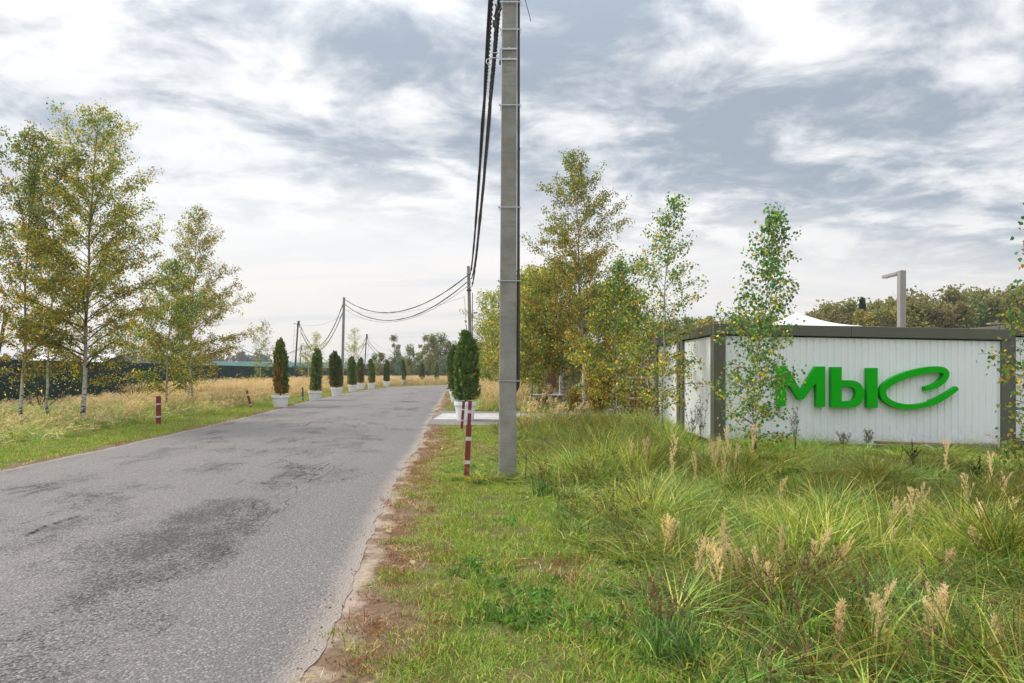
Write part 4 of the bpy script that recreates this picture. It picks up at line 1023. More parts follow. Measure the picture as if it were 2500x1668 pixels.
# further right-hand trees behind the pole
for k, (px, dd, tpy, rm, lab) in enumerate([(1205, 48, 715, 2.2, 'rounded green birch showing left of the near pole'), (1262, 42, 690, 2.1, 'yellowing birch just right of the near pole'), (1300, 38, 655, 1.9, 'yellow green birch between the near pole and the plinth birch'),
                                             (1190, 66, 800, 2.4, 'low rounded birch farther left of the near pole'), (1240, 60, 740, 2.6, 'green birch hidden behind the near pole'), (1385, 40, 770, 2.0, 'low yellow birch behind the plinth and trellis'), (1296, 29, 668, 1.5, 'bushy yellow birch right beside the near pole shaft'), (1378, 28.5, 640, 1.7, 'full yellowing birch left of the banded white trunk'), (1455, 27.5, 700, 1.5, 'low bushy birch above the orange hedge'), (1545, 24, 720, 1.2, 'small olive birch behind the trellis by the cabin'), (1180, 104, 838, 3.2, 'soft green tree closing the bend')]):
    birch(lab, px, dd, tpy, .22 if px in (1296, 1378, 1455) else .08, rm * .95, 44, 7000, .088 + dd * .0006, .07, 40 + k, (.9, 1.7, .5, .1), prof=([0, .1, .3, .5, .7, .9, 1], [.7, .95, 1, .95, .75, .4, .1]), group='birches right of the bend', tone_top=(.9, 1.5, .3, .2))

# ------------------------------------------------------------------ far trees: a few kinds, each its own thing
def far_tree_mesh(seed, H, R_, kind, n):
    rg = np.random.default_rng(seed); 
    # clumps spread through the crown
    nc = 26 if kind != 'fir' else 1
    if kind == 'fir':
        t_ = rg.random(n) ** .8; az = rg.uniform(0, 6.28, n); r_ = R_ * (1 - t_) * (.35 + .65 * np.abs(np.sin(t_ * 26))) * rg.uniform(.5, 1, n)
        pts = np.column_stack([r_ * np.cos(az), r_ * np.sin(az), .06 * H + t_ * .94 * H])
    else:
        cz = rg.uniform(.28, .93, nc); cr = R_ * np.interp(cz, [.25, .5, .75, .95], [.6, .85, .62, .18]); a_ = rg.uniform(0, 6.28, nc); rr_ = cr * np.sqrt(rg.random(nc))
        C = np.column_stack([rr_ * np.cos(a_), rr_ * np.sin(a_), cz * H]); S = R_ * rg.uniform(.20, .40, nc); i = rg.integers(0, nc, n)
        v_ = rg.normal(0, 1, (n, 3)); v_ /= np.linalg.norm(v_, axis=1)[:, None]; pts = C[i] + v_ * S[i][:, None] * rg.random((n, 1)) ** .45 * np.array([1, 1, 1.15])
    pals = {'olive': np.array([(.092, .094, .028), (.108, .104, .030), (.078, .086, .028), (.122, .108, .030)]), 'brown': np.array([(.098, .084, .032), (.086, .078, .032), (.108, .090, .032)]),
            'gold': np.array([(.135, .112, .028), (.125, .106, .028), (.15, .12, .03)]), 'green': np.array([(.070, .095, .030), (.085, .11, .030), (.06, .08, .03)]), 'fir': np.array([(.020, .036, .020), (.026, .044, .024)]), 'cool': np.array([(.065, .095, .06), (.075, .105, .062)])}
    p = pals[kind]; cl_ = 2.3 * p[rg.integers(0, len(p), n)] * rg.uniform(.7, 1.3, (n, 1))
    V_, F_ = leaf_geo(rg, pts, .30 if kind != 'fir' else .45, 0, .25 if kind != 'fir' else .1)
    cm_ = npmesh('crown', V_, [F_], M_far, cl_, link_it=False)
    tb = Tubes(); tb.add(np.column_stack([np.linspace(0, .2, 6), np.zeros(6), np.linspace(-.5, H * .9, 6)]), np.linspace(.13, .02, 6), 6)
    if kind != 'fir':
        for k in range(9):
            z_ = H * rg.uniform(.2, .7); a = rg.uniform(0, 6.28); l = R_ * .7
            tb.add(np.array([[0, 0, z_], [l * .5 * math.cos(a), l * .5 * math.sin(a), z_ + l * .6], [l * math.cos(a), l * math.sin(a), z_ + l * 1.3]]), [.05, .03, .01], 4)
    tm_ = npmesh('trunk', np.concatenate(tb.V), [np.concatenate(tb.F)], M_twig, smooth=True, link_it=False)
    return cm_, tm_
KINDS = {}
for k, (kd, H_, R_) in enumerate([('olive', 10, 3.0), ('brown', 9.5, 2.8), ('gold', 9, 2.6), ('green', 10, 2.7), ('fir', 11, 2.4), ('cool', 9, 3.0), ('olive', 11, 2.2), ('brown', 10.5, 3.3)]):
    KINDS[k] = (kd, H_, far_tree_mesh(100 + k, H_, R_, kd, 2600))
def far_tree(k, x, y, H, label, group, rz=0., z=0.):
    kd, H_, (cm_, tm_) = KINDS[k]; root = empty({'fir': 'fir_tree', 'gold': 'birch_tree'}.get(kd, 'broadleaf_tree'), (x, y, z), label, 'tree', group, rz); s_ = H / H_
    for nm, me in (('crown', cm_), ('trunk', tm_)):
        o = link(nm, me, root); o.scale = (s_ * (1.0 if kd != 'fir' else .8),) * 2 + (s_,)
    return root
rg = np.random.default_rng(77)
WORD = {'olive': 'olive green broadleaf tree in the wood behind the white cabins', 'brown': 'brownish autumn tree in the wood behind the white cabins', 'gold': 'golden birch in the wood behind the white cabins', 'green': 'green tree in the wood behind the white cabins', 'cool': 'grey green tree in the wood behind the white cabins', 'fir': 'single dark fir in the wood behind the white cabins'}
def wood_word(kd, px):
    where = 'left of the tent roof' if px < 1860 else 'above the tent roof' if px < 2060 else 'between tent and lamp post' if px < 2180 else 'just right of the lamp post' if px < 2300 else 'above the right end of the cabin' if px < 2430 else 'at the right edge'
    return {'olive': 'olive tree', 'brown': 'brownish tree', 'gold': 'golden birch', 'green': 'green tree', 'cool': 'grey green tree'}[kd] + ' of the wood ' + where
line = [(1640, 772), (1700, 765), (1760, 768), (1830, 762), (1900, 752), (1990, 738), (2060, 722), (2130, 728), (2210, 714), (2290, 712), (2380, 694), (2450, 700), (2520, 672), (2600, 668)]
px = 1600
while px < 2860:
    tpy = np.interp(px, [a for a, b in line], [b for a, b in line]) + rg.normal(0, 6); dd = 84 + rg.normal(0, 3)
    k = int(rg.choice([0, 1, 2, 3, 6, 7, 0, 1])); kd = KINDS[k][0]
    far_tree(k, P(px, 908, dd).x, dd, z_at(tpy + 12, dd), 'tall ' + wood_word(kd, px), 'wood behind the white cabins, %s trees' % kd, rg.uniform(0, 6.28)); px += 26 + rg.normal(0, 4)
px = 1620
while px < 2860:
    tpy = np.interp(px, [a for a, b in line], [b for a, b in line]) + 26 + rg.normal(0, 9); dd = 76 + rg.normal(0, 2)
    k = int(rg.choice([0, 1, 2, 0, 7, 3])); kd = KINDS[k][0]
    far_tree(k, P(px, 908, dd).x, dd, z_at(tpy, dd), 'shorter front ' + wood_word(kd, px), 'wood behind the white cabins, %s trees' % kd, rg.uniform(0, 6.28)); px += 34 + rg.normal(0, 5)
far_tree(4, P(2105, 908, 80).x, 80, z_at(730, 80), WORD['fir'], 'wood behind the white cabins, fir trees')
# behind the bend, centre
for k, (px, tpy, dd, kd, lab) in enumerate([(962, 815, 135, 6, 'tall slim tree with high rounded head right of the middle pipe pole'), (1000, 840, 130, 3, 'pointed green tree beside the tall slim one'), (1038, 815, 140, 6, 'tall olive tree behind the seventh and eighth thujas'), (1056, 818, 138, 0, 'second tall olive tree of the centre clump'),
        (1076, 812, 142, 3, 'tallest dark tree of the centre clump'), (1098, 828, 140, 1, 'brownish tree ending the centre clump'), (930, 858, 110, 1, 'low brown tree above the sixth thuja'), (975, 868, 112, 5, 'low grey green willow behind the thujas'), (1020, 866, 118, 3, 'low green tree below the tall olive one'),
        (1085, 870, 112, 5, 'round grey green willow at the bend'), (1050, 862, 122, 0, 'low olive tree at the foot of the centre clump'), (1120, 838, 128, 1, 'brown tree just left of the second concrete pole'), (1165, 838, 130, 0, 'olive tree between the second pole and the near pole'), (915, 862, 126, 3, 'green bush tree beside the middle pipe pole'), (1000, 875, 105, 0, 'small olive bush before the slim tree'), (1140, 858, 118, 1, 'low brown tree behind the nearest right thuja')]):
    far_tree(kd, P(px, 908, dd).x, dd, z_at(tpy, dd), lab, 'trees behind the bend', k * 1.3)
# the far wood on the skyline is one mass
rg = np.random.default_rng(9); V_ = []; C_ = []; n = 0
Vs, Cs = [], []
for k in range(900):
    a = rg.uniform(-.80, .30); dd = rg.uniform(380, 480) if k % 3 else rg.uniform(500, 640)
    H_ = rg.uniform(8, 12) * (1.12 if a < -.36 else .62); R_ = rg.uniform(2.0, 4.0); m = 55; x = a * dd; fir = rg.random() < .45
    t_ = rg.random(m); az = rg.uniform(0, 6.28, m); r_ = R_ * ((1 - t_) if fir else np.sqrt(np.clip(1 - (2 * t_ - 1) ** 2, .03, 1)))
    pts = np.column_stack([x + r_ * np.cos(az), dd + r_ * np.sin(az), t_ * H_])
    v1, f1 = leaf_geo(rg, pts, 2.0, 0, .1); Vs.append(v1); base = np.array((.035, .055, .036)) if fir else np.array((.085, .082, .036)); Cs.append(base * rg.uniform(.75, 1.25, (m, 1)))
Vs = np.concatenate(Vs); tag(npmesh('distant_wood', Vs, [np.arange(len(Vs)).reshape(-1, 4)], M_far, np.concatenate(Cs)), 'hazy distant mixed wood along the skyline across the field', 'wood', kind='stuff')

# ------------------------------------------------------------------ orange hedge beside the trellis
def shrub(name, label, x0, y0, sx_, sy_, H, n, leaf, wts, seed, group=None):
    root = empty(name, (x0, y0, gzs(x0, y0)), label, 'shrub', group); rg = np.random.default_rng(seed)
    v_ = rg.normal(0, 1, (n, 3)); v_ /= np.linalg.norm(v_, axis=1)[:, None]; rad = rg.random((n, 1)) ** .35
    pts = v_ * rad * np.array([sx_ / 2, sy_ / 2, H / 2]) + np.array([0, 0, H / 2]); pts += .12 * np.sin(pts[:, [1, 2, 0]] * 5.0 + seed)
    V_, F_ = leaf_geo(rg, pts, leaf, 0, .5); npmesh('foliage', V_, [F_], M_leaf, pick(rg, n, wts), parent=root)
    tb = Tubes()
    for k in range(14):
        a = rg.uniform(0, 6.28); q = np.array([[.1 * math.cos(a), .1 * math.sin(a), -.05], [sx_ * .2 * math.cos(a), sy_ * .2 * math.sin(a), H * .4], [sx_ * .4 * math.cos(a), sy_ * .4 * math.sin(a), H * .85]]); tb.add(q, [.018, .012, .005], 4)
    tb.build('stem', M_stem, root); return root
shrub('vine_hedge', 'dark hedge with orange autumn leaves between the two white trunks', P(1462, 908, 24.6).x, 24.6, 1.15, .8, 2.15, 3000, .075, (.5, .7, 2.2, .2), 61)
shrub('vine_hedge', 'smaller orange-brown hedge left of the banded white trunk', P(1412, 908, 27).x, 27.5, .6, .6, 1.1, 900, .075, (.3, .7, 2.0, .2), 62)
shrub('low_bush', 'round dark green bush beside the drive below the plinth', P(1318, 994, 29).x, 28.6, .75, .7, .62, 1500, .05, (1.0, .2, 0, 1.6), 63)
shrub('low_bush', 'leafy weed bush with bluish leaves behind the drive', P(1300, 950, 33).x, 33, 1.6, 1.0, .8, 1800, .07, (1.6, .2, 0, 1.4), 64)
shrub('low_bush', 'grey shrub with bare twigs at the foot of the trellis', P(1560, 1010, 19).x, 18.7, .9, .6, .85, 650, .05, (.3, 1.2, 1.4, .1), 65)
for k, (px, dd, w_, h_) in enumerate([(100, 29, 5.0, 1.9), (330, 36, 6.0, 1.7), (470, 42, 5.0, 1.8), (600, 52, 4.5, 1.5), (770, 66, 4, 1.6)]):
    shrub('thicket_bush', ['dark thicket at the left edge before the green fence', 'thicket between the tallest and middle left birches', 'thicket under the middle left birch', 'yellow green bush by the young birch at the fence', 'bush behind the gap of the second and third thujas'][k], P(px, 908, dd).x, dd, w_, 1.6, h_, 320 if k < 3 else 650, .07, (.5, 1.2, .8, .1), 70 + k, 'thickets along the green fence')

# ================================================================== potted thujas
def thuja_meshes(seed, H, Rm, brown, n=5200, lobes=3):
    rg = np.random.default_rng(seed)
    lc = rg.normal(0, Rm * .34, (lobes, 2)); lh = H * rg.uniform(.82, 1.0, lobes); lh[0] = H; lr = Rm * rg.uniform(.62, .78, lobes)
    i = rg.integers(0, lobes, n); t_ = rg.random(n) ** .9; az = rg.uniform(0, 6.28, n)
    pr = np.interp(t_, [0, .04, .18, .45, .7, .88, 1], [.80, .97, 1.0, 1.0, .95, .76, .22])
    lump = 1 + .17 * np.sin(az * 5 + t_ * 9 + i * 2) + .13 * np.sin(az * 9 - t_ * 23 + i)
    r_ = lr[i] * pr * lump * (1 - .28 * rg.random(n) ** 2); zc2 = t_ * lh[i]
    p = np.column_stack([lc[i, 0] * pr + r_ * np.cos(az), lc[i, 1] * pr + r_ * np.sin(az), zc2])
    o = np.column_stack([np.cos(az), np.sin(az), np.zeros(n)])
    ax = o * rg.uniform(.15, .7, (n, 1)) + np.array([0, 0, 1.0]) * rg.uniform(.45, 1, (n, 1)) + rg.normal(0, .22, (n, 3)); ax /= np.linalg.norm(ax, axis=1)[:, None]
    sd_ = np.cross(ax, o + rg.normal(0, .6, (n, 3))); sd_ /= np.linalg.norm(sd_, axis=1)[:, None] + 1e-9
    L_ = rg.uniform(.07, .15, (n, 1)) * np.where(rg.random((n, 1)) < .12, 1.6, 1.0); W_ = L_ * rg.uniform(.22, .38, (n, 1))
    V_ = np.stack([p, p + ax * L_ * .45 + sd_ * W_, p + ax * L_, p + ax * L_ * .5 - sd_ * W_], 1).reshape(-1, 3)
    g = np.array([(.052, .080, .017), (.040, .066, .016), (.066, .090, .018), (.034, .054, .015)]); bq = np.array([(.14, .075, .022), (.105, .055, .020), (.16, .065, .02), (.11, .085, .025)])
    pb = np.clip(brown * (1.15 - t_) ** 1.5 * (1 + .9 * np.sin(az * 2 + seed)), 0, .95); m_ = rg.random(n) < pb
    c = 2.5 * np.where(m_[:, None], bq[rg.integers(0, 4, n)], g[rg.integers(0, 4, n)]) * rg.uniform(.7, 1.35, (n, 1))
    crown = npmesh('crown', V_, [np.arange(4 * n).reshape(n, 4)], M_thuja, c, link_it=False)
    core = MB()  # solid dark filler added inside each lobe so light does not pass through
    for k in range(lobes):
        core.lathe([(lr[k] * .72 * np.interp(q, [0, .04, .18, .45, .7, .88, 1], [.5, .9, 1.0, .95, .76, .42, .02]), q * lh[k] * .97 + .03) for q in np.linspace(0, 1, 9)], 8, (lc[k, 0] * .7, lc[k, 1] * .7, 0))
    return crown, core.mesh('crown_light_block', M_core, True)
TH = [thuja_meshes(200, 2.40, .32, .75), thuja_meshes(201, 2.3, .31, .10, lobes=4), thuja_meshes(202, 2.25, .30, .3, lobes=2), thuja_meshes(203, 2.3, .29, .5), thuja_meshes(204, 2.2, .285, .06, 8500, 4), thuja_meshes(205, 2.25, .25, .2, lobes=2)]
def pot_meshes(r, h, rim=.11, taper=.76, sides=28):
    body = MB().lathe([(0, 0), (r * taper, 0), (r * .95, h - rim), (r * .95, h - rim + .001)], sides).mesh('planter', M_white, True)
    rm = MB().lathe([(r * .95, h - rim - .02), (r * 1.02, h - rim), (r * 1.045, h - .012), (r * 1.035, h), (r * .97, h), (r * .96, h - .07)], sides).mesh('rim', M_white, True)
    soil = MB().lathe([(0, h - .05), (r * .965, h - .06)], sides).mesh('soil', M_soil, True)
    trunk = MB().tube([(0, 0, h - .1), (0, 0, h + .5)], .03, 7).mesh('trunk', M_stem)
    return body, rm, soil, trunk
POT = pot_meshes(.375, .54); POTB = pot_meshes(.36, .63, .13, .74)
def potted(label, px, py, kind, rz, sz=1.0, dd=None, pot=POT, hgt=.56, grp='potted thujas along the left verge'):
    dd = dd or F * CAM_H / (py - HY); x = P(px, 908, dd).x; z = gzs(x, dd)
    root = empty('potted_thuja', (x, dd, z), label, 'potted plant', grp, rz)
    pl_ = link('planter', pot[0], root); link('rim', pot[1], pl_); link('soil', pot[2], root); link('trunk', pot[3], root)
    cr, co = TH[kind]; o = link('crown', cr, root, (0, 0, hgt + .02)); hv = random.Random(int(px * 7 + py)); o.scale = (sz ** .5 * hv.uniform(.9, 1.1), sz ** .5 * hv.uniform(.9, 1.1), sz * hv.uniform(.94, 1.06)); o.rotation_euler = (hv.gauss(0, .025), hv.gauss(0, .025), 0); q = link('crown_light_block', co, o)
ordn = ['first', 'second', 'third', 'fourth', 'fifth', 'sixth', 'seventh', 'eighth', 'ninth', 'tenth', 'eleventh', 'twelfth']
rowl = [(685, 995, 0, 1.0), (769, 978, 1, 1.04), (822, 967, 2, .98), (861, 956.5, 1, 1.0), (881, 952, 3, 1.0), (907, 949, 2, 1.0), (944, 944, 5, 1.0), (984, 940.5, 5, 1.02), (1029, 939, 2, .93), (1068, 938.6, 5, .98), (1096, 937, 3, .9), (1172, 936.5, 3, .9)]
extra_l = ['browning thuja with forked tip in white planter', 'full green thuja in white planter', 'rounded thuja in white planter below the third pole', 'green thuja in white planter', 'brownish thuja in white planter set back', 'thuja in white planter before the gap', 'slim thuja in white planter after the gap', 'slim dark thuja in white planter', 'stubby thuja in white planter', 'slim thuja in white planter', 'small brown thuja in half-hidden planter', 'small brown thuja by the parked car']
for k, (px, py, kd, sz) in enumerate(rowl):
    potted('%s, %s of the left row' % (extra_l[k], ordn[k]), px, py, kd, k * 1.7, sz)
potted('large dense green thuja in tall white planter on the drive edge', 1136, 1027, 4, .3, .97, pot=POTB, hgt=.64, grp='potted thujas along the right verge')
for k, (px, py, sz) in enumerate([(1115, 982, 1.0), (1109, 964, .98), (1104, 955, .95)]):
    potted(['green thuja in white planter just behind the large right-hand one', 'second thuja hidden behind the large right-hand one', 'third and farthest thuja behind the large right-hand one'][k], px, py, (1, 2, 5)[k], k * 2.1, sz, grp='potted thujas along the right verge')

# ================================================================== grass
def blades(rg, n, spread, h0, h1, wid, bend, pals, wts, segs=3, root_pow=.5, fount=0.0):
    a = rg.uniform(0, 6.28, n); r_ = spread * rg.random(n) ** root_pow; root = np.column_stack([r_ * np.cos(a), r_ * np.sin(a), np.full(n, -.02)])
    h = rg.uniform(h0, h1, n); az = a + rg.normal(0, .45, n) if fount else rg.uniform(0, 6.28, n); dirv = np.column_stack([np.cos(az), np.sin(az), np.zeros(n)])
    bd = bend * rg.uniform(.25, 1.25, n); w_ = wid * rg.uniform(.7, 1.3, n)
    pa = rg.uniform(0, 6.28, n); perp = np.column_stack([np.cos(pa), np.sin(pa), np.zeros(n)])
    V_ = []
    for k in range(segs + 1):
        t_ = k / segs; c = root + dirv * (h * bd * (t_ ** 1.8))[:, None] + np.array([0, 0, 1.0]) * (h * (t_ - .42 * bd * t_ ** 2.4))[:, None]
        ww = (w_ * (1 - t_ ** 1.6) * .5 + .0004)[:, None]
        V_.append(c - perp * ww); V_.append(c + perp * ww)
    V_ = np.stack(V_, 1).reshape(-1, 3); m = 2 * (segs + 1); b = np.arange(n)[:, None] * m
    F_ = np.concatenate([b + np.array([[2 * k, 2 * k + 1, 2 * k + 3, 2 * k + 2]]) for k in range(segs)], 0)
    pals = np.array(pals); ci = rg.choice(len(pals), n, p=np.array(wts) / np.sum(wts)); c = pals[ci] * np.exp(rg.normal(0, .30, (n, 1)))
    return V_, F_, np.tile(c, (segs, 1))
def plume(rg, base, az, H, lean, L_, n, wid, colr, stemr=.0018, droop=.25):
    """seed head: stem plus a spindle of small flecks"""
    t_ = np.linspace(0, 1, 7); d_ = np.array([math.cos(az), math.sin(az), 0])
    sp_ = base + d_ * (H * lean * t_ ** 2)[:, None] + np.array([0, 0, 1.0]) * (H * (t_ - .35 * lean * t_ ** 2.2))[:, None]
    side = np.array([-d_[1], d_[0], 0]); ww = np.linspace(stemr, stemr * .5, 7)[:, None]
    V1 = np.stack([sp_ - side * ww, sp_ + side * ww], 1).reshape(-1, 3); F1 = np.array([[2 * k, 2 * k + 1, 2 * k + 3, 2 * k + 2] for k in range(6)])
    V2 = np.stack([sp_ - d_ * ww, sp_ + d_ * ww], 1).reshape(-1, 3)
    s_ = 1 - L_ / H * rg.random(n) ** .85; c = np.column_stack([np.interp(s_, t_, sp_[:, i]) for i in range(3)])
    f = (1 - s_) / (L_ / H); rad = wid * np.interp(f, [0, .15, .5, .85, 1], [.12, .55, 1, .75, .25]); a = rg.uniform(0, 6.28, n)
    tip = sp_[-1] - sp_[-2]; tip = tip / np.linalg.norm(tip)
    o = np.column_stack([np.cos(a), np.sin(a), np.zeros(n)]); ax = tip * rg.uniform(.6, 1.1, (n, 1)) + o * .75 + np.array([0, 0, -droop]); ax /= np.linalg.norm(ax, axis=1)[:, None]
    l = rad[:, None] * rg.uniform(.8, 1.5, (n, 1)); sd_ = np.cross(ax, rg.normal(0, 1, (n, 3))); sd_ /= np.linalg.norm(sd_, axis=1)[:, None] + 1e-9
    V3 = np.stack([c, c + ax * l * .5 + sd_ * l * .20, c + ax * l, c + ax * l * .5 - sd_ * l * .20], 1).reshape(-1, 3)
    V_ = np.concatenate([V1, V2, V3]); F_ = np.concatenate([F1, F1 + 14, np.arange(4 * n).reshape(n, 4) + 28])
    cc = np.concatenate([np.repeat(np.array([[.34, .27, .13]]), 12, 0), colr * rg.uniform(.75, 1.25, (n, 1))]); return V_, F_, cc
def plume2(rg, az, H, lean, L_, colr, fat=1.0):
    t_ = np.linspace(0, 1, 9); d_ = np.array([math.cos(az), math.sin(az), 0])
    ax_ = d_ * (H * lean * t_ ** 2.4)[:, None] + np.array([0, 0, 1.0]) * (H * (t_ - .35 * lean * t_ ** 2.6))[:, None]
    side = np.array([-d_[1], d_[0], 0]); ww = np.linspace(.0026, .001, 9)[:, None]
    SV = np.concatenate([np.stack([ax_ - side * ww, ax_ + side * ww], 1).reshape(-1, 3), np.stack([ax_ - d_ * ww, ax_ + d_ * ww], 1).reshape(-1, 3)]); f1 = np.array([[2 * k, 2 * k + 1, 2 * k + 3, 2 * k + 2] for k in range(8)]); SF = np.concatenate([f1, f1 + 18])
    Vp = []
    nb = int(13 * fat) + 3
    for b in range(nb):
        f = (b + rg.random()) / nb; s_ = 1 - L_ / H * f; o = np.array([np.interp(s_, t_, ax_[:, i]) for i in range(3)]); a = rg.uniform(0, 6.28)
        l = L_ * (.20 + .30 * math.sin(math.pi * min(1, f * 1.05)) ** .8) * rg.uniform(.6, 1.2)
        dv = np.array([.27 * math.cos(a), .27 * math.sin(a), 1.0]) + d_ * lean; dv /= np.linalg.norm(dv); m = int(26 * (l / .08) ** .7) + 8
        u_ = rg.random(m); q = o + dv * (l * u_)[:, None] + rg.normal(0, .0045 * fat, (m, 3)) - np.array([0, 0, 1]) * (.25 * l * u_ ** 2)[:, None]
        fx = dv + rg.normal(0, .38, (m, 3)); fx /= np.linalg.norm(fx, axis=1)[:, None]; sd_ = np.cross(fx, rg.normal(0, 1, (m, 3))); sd_ /= np.linalg.norm(sd_, axis=1)[:, None] + 1e-9
        le = rg.uniform(.012, .024, (m, 1)); Vp.append(np.stack([q, q + fx * le * .5 + sd_ * le * .17, q + fx * le, q + fx * le * .5 - sd_ * le * .17], 1).reshape(-1, 3))
    Vp = np.concatenate(Vp); n = len(Vp) // 4
    return SV, SF, Vp, np.arange(4 * n).reshape(n, 4), colr * rg.uniform(.8, 1.2, (n, 1))
def merge(parts):
    V_, F_, C_ = [], [], []; o = 0
    for v_, f, c in parts: V_.append(v_); F_.append(f + o); C_.append(c); o += len(v_)
    return np.concatenate(V_), np.concatenate(F_), np.concatenate(C_)
def proto(name, parts, mat):
    V_, F_, C_ = merge(parts); me = npmesh(name, V_, [F_], mat, C_, link_it=False); return bpy.data.objects.new(name, me)
BRI = [(.115, .175, .025), (.085, .145, .022), (.16, .195, .030), (.21, .21, .045), (.30, .24, .09), (.055, .10, .022)]
MID = [(.075, .135, .026), (.11, .16, .030), (.055, .10, .024), (.19, .195, .045), (.26, .225, .06), (.33, .27, .12)]
DRY = [(.46, .34, .165), (.40, .29, .13), (.52, .40, .22), (.30, .24, .10), (.16, .17, .05)]
RBR = [(.20, .085, .048), (.155, .062, .038), (.25, .115, .06), (.115, .05, .03), (.16, .13, .05)]
PL = np.array([.74, .575, .39])
BRI = [(1.75 * a, 2.0 * b, 1.6 * c) for a, b, c in BRI]; MID = [(1.9 * a, 2.15 * b, 2.0 * c) for a, b, c in MID]; DRY = [(min(.76, 1.45 * a), min(.66, 1.5 * b), 1.85 * c) for a, b, c in DRY]; RBR = [tuple(1.4 * q for q in c) for c in RBR]
g_ = np.random.default_rng(300)
short = [proto('short_grass_%02d' % k, [blades(g_, 130, .17, .02, .085, .0046, .9, BRI + DRY[:2] + RBR[:1], (3, 2.6, 2.4, 1.4, .9, 1.4, .35, .35, .4), 2)], M_grass) for k in range(5)]
clover = [proto('clover_%02d' % k, [blades(g_, 90, .14, .03, .08, .018, 1.1, [(.08, .20, .03), (.12, .25, .04), (.065, .15, .03)], (2, 2, 1), 2)], M_grass) for k in range(2)]
redd = [proto('red_weed_%02d' % k, [blades(g_, 120, .15, .02, .07, .004, 1.2, RBR, (2, 2, 1.4, 1, 1), 2)], M_dry) for k in range(3)]
strawp = [proto('dry_mat_%02d' % k, [blades(g_, 100, .16, .02, .07, .0035, 1.4, DRY, (2, 2, 1, 2, 2), 2)], M_dry) for k in range(2)]
tall = [proto('tall_grass_%02d' % k, [blades(g_, 80, .13, .26, .66, .0105, 1.2, MID, (2.6, 3, 2.2, 2.6, 1.7, 1.1), 5, fount=1)], M_grass) for k in range(6)]
lush = [proto('lush_grass_%02d' % k, [blades(g_, 75, .11, .22, .50, .0135, 1.3, MID, (4, 4, 3.4, 1.8, .8, .3), 5, fount=1)], M_grass) for k in range(3)]
sedge = [proto('sedge_%02d' % k, [blades(g_, 55, .10, .38, .80, .0115, .85, [(.13, .17, .03), (.23, .22, .045), (.33, .25, .06), (.09, .14, .03)], (3, 3, 1.6, 2), 5, fount=1)], M_grass) for k in range(3)]
weed = []
for k in range(3):
    pr = []
    for j in range(9):
        b = np.append(g_.normal(0, .09, 2), 0); v_, f, c = plume(g_, b, g_.uniform(0, 6.28), g_.uniform(.3, .6), .25, .18, 14, .03, np.array([.16, .085, .055])); c[:12] = (.14, .16, .06); pr.append((v_, f, c))
    pr.append(blades(g_, 70, .16, .12, .38, .015, .8, [(.10, .19, .05), (.14, .24, .06), (.08, .15, .045)], (2, 2, 1), 3)); weed.append(proto('weed_%02d' % k, pr, M_grass))
reed = []
for k in range(5):
    pr = [blades(g_, 46, .24, .45, .95, .008, .55, DRY, (2.5, 2.5, 1.2, 2, 1.6), 3)]
    for j in range(13):
        b = np.append(g_.normal(0, .13, 2), 0); pr.append(plume(g_, b, g_.uniform(-.5, .9), g_.uniform(.85, 1.28), g_.uniform(.05, .32), g_.uniform(.22, .32), 20, .048, PL, .003))
    reed.append(proto('reed_grass_%02d' % k, pr, M_dry))
reedg = []
for k in range(4):
    pr = [blades(g_, 100, .25, .35, .85, .0085, .8, MID + DRY[:2], (3, 3, 3, 2, 1.5, 1, 1, 1), 4)]
    for j in range(6):
        b = np.append(g_.normal(0, .14, 2), 0); pr.append(plume(g_, b, g_.uniform(-.6, .9), g_.uniform(.75, 1.2), g_.uniform(.15, .6), g_.uniform(.22, .32), 24, .045, PL, .003))
    reedg.append(proto('reed_mix_%02d' % k, pr, M_dry))
lit = []
for k, c in enumerate([(.34, .17, .06), (.42, .30, .13), (.24, .10, .05), (.55, .45, .28)]):
    v_, f = leaf_geo(g_, np.zeros((1, 3)), .05, 1, 0.0); v_[:, 2] = np.abs(v_[:, 2]) * .35 + .004; lit.append(proto('fallen_leaf_%02d' % k, [(v_, np.vstack([f]), np.repeat(np.array([c]), 2, 0))], M_dry))
peb = []
for k in range(3):
    v_ = np.array([(1, 0, 0), (-1, 0, 0), (0, 1, 0), (0, -1, 0), (0, 0, .7), (0, 0, -.5)]) * g_.uniform(.7, 1.2, (6, 1)) * .012; f = np.array([(0, 2, 4), (2, 1, 4), (1, 3, 4), (3, 0, 4), (2, 0, 5), (1, 2, 5), (3, 1, 5), (0, 3, 5)]); cc = np.repeat(np.array([[(.22, .20, .185), (.40, .37, .33), (.13, .12, .11)][k]]), 8, 0)
    peb.append(proto('pebble_%02d' % k, [(v_, f, cc)], M_dry))

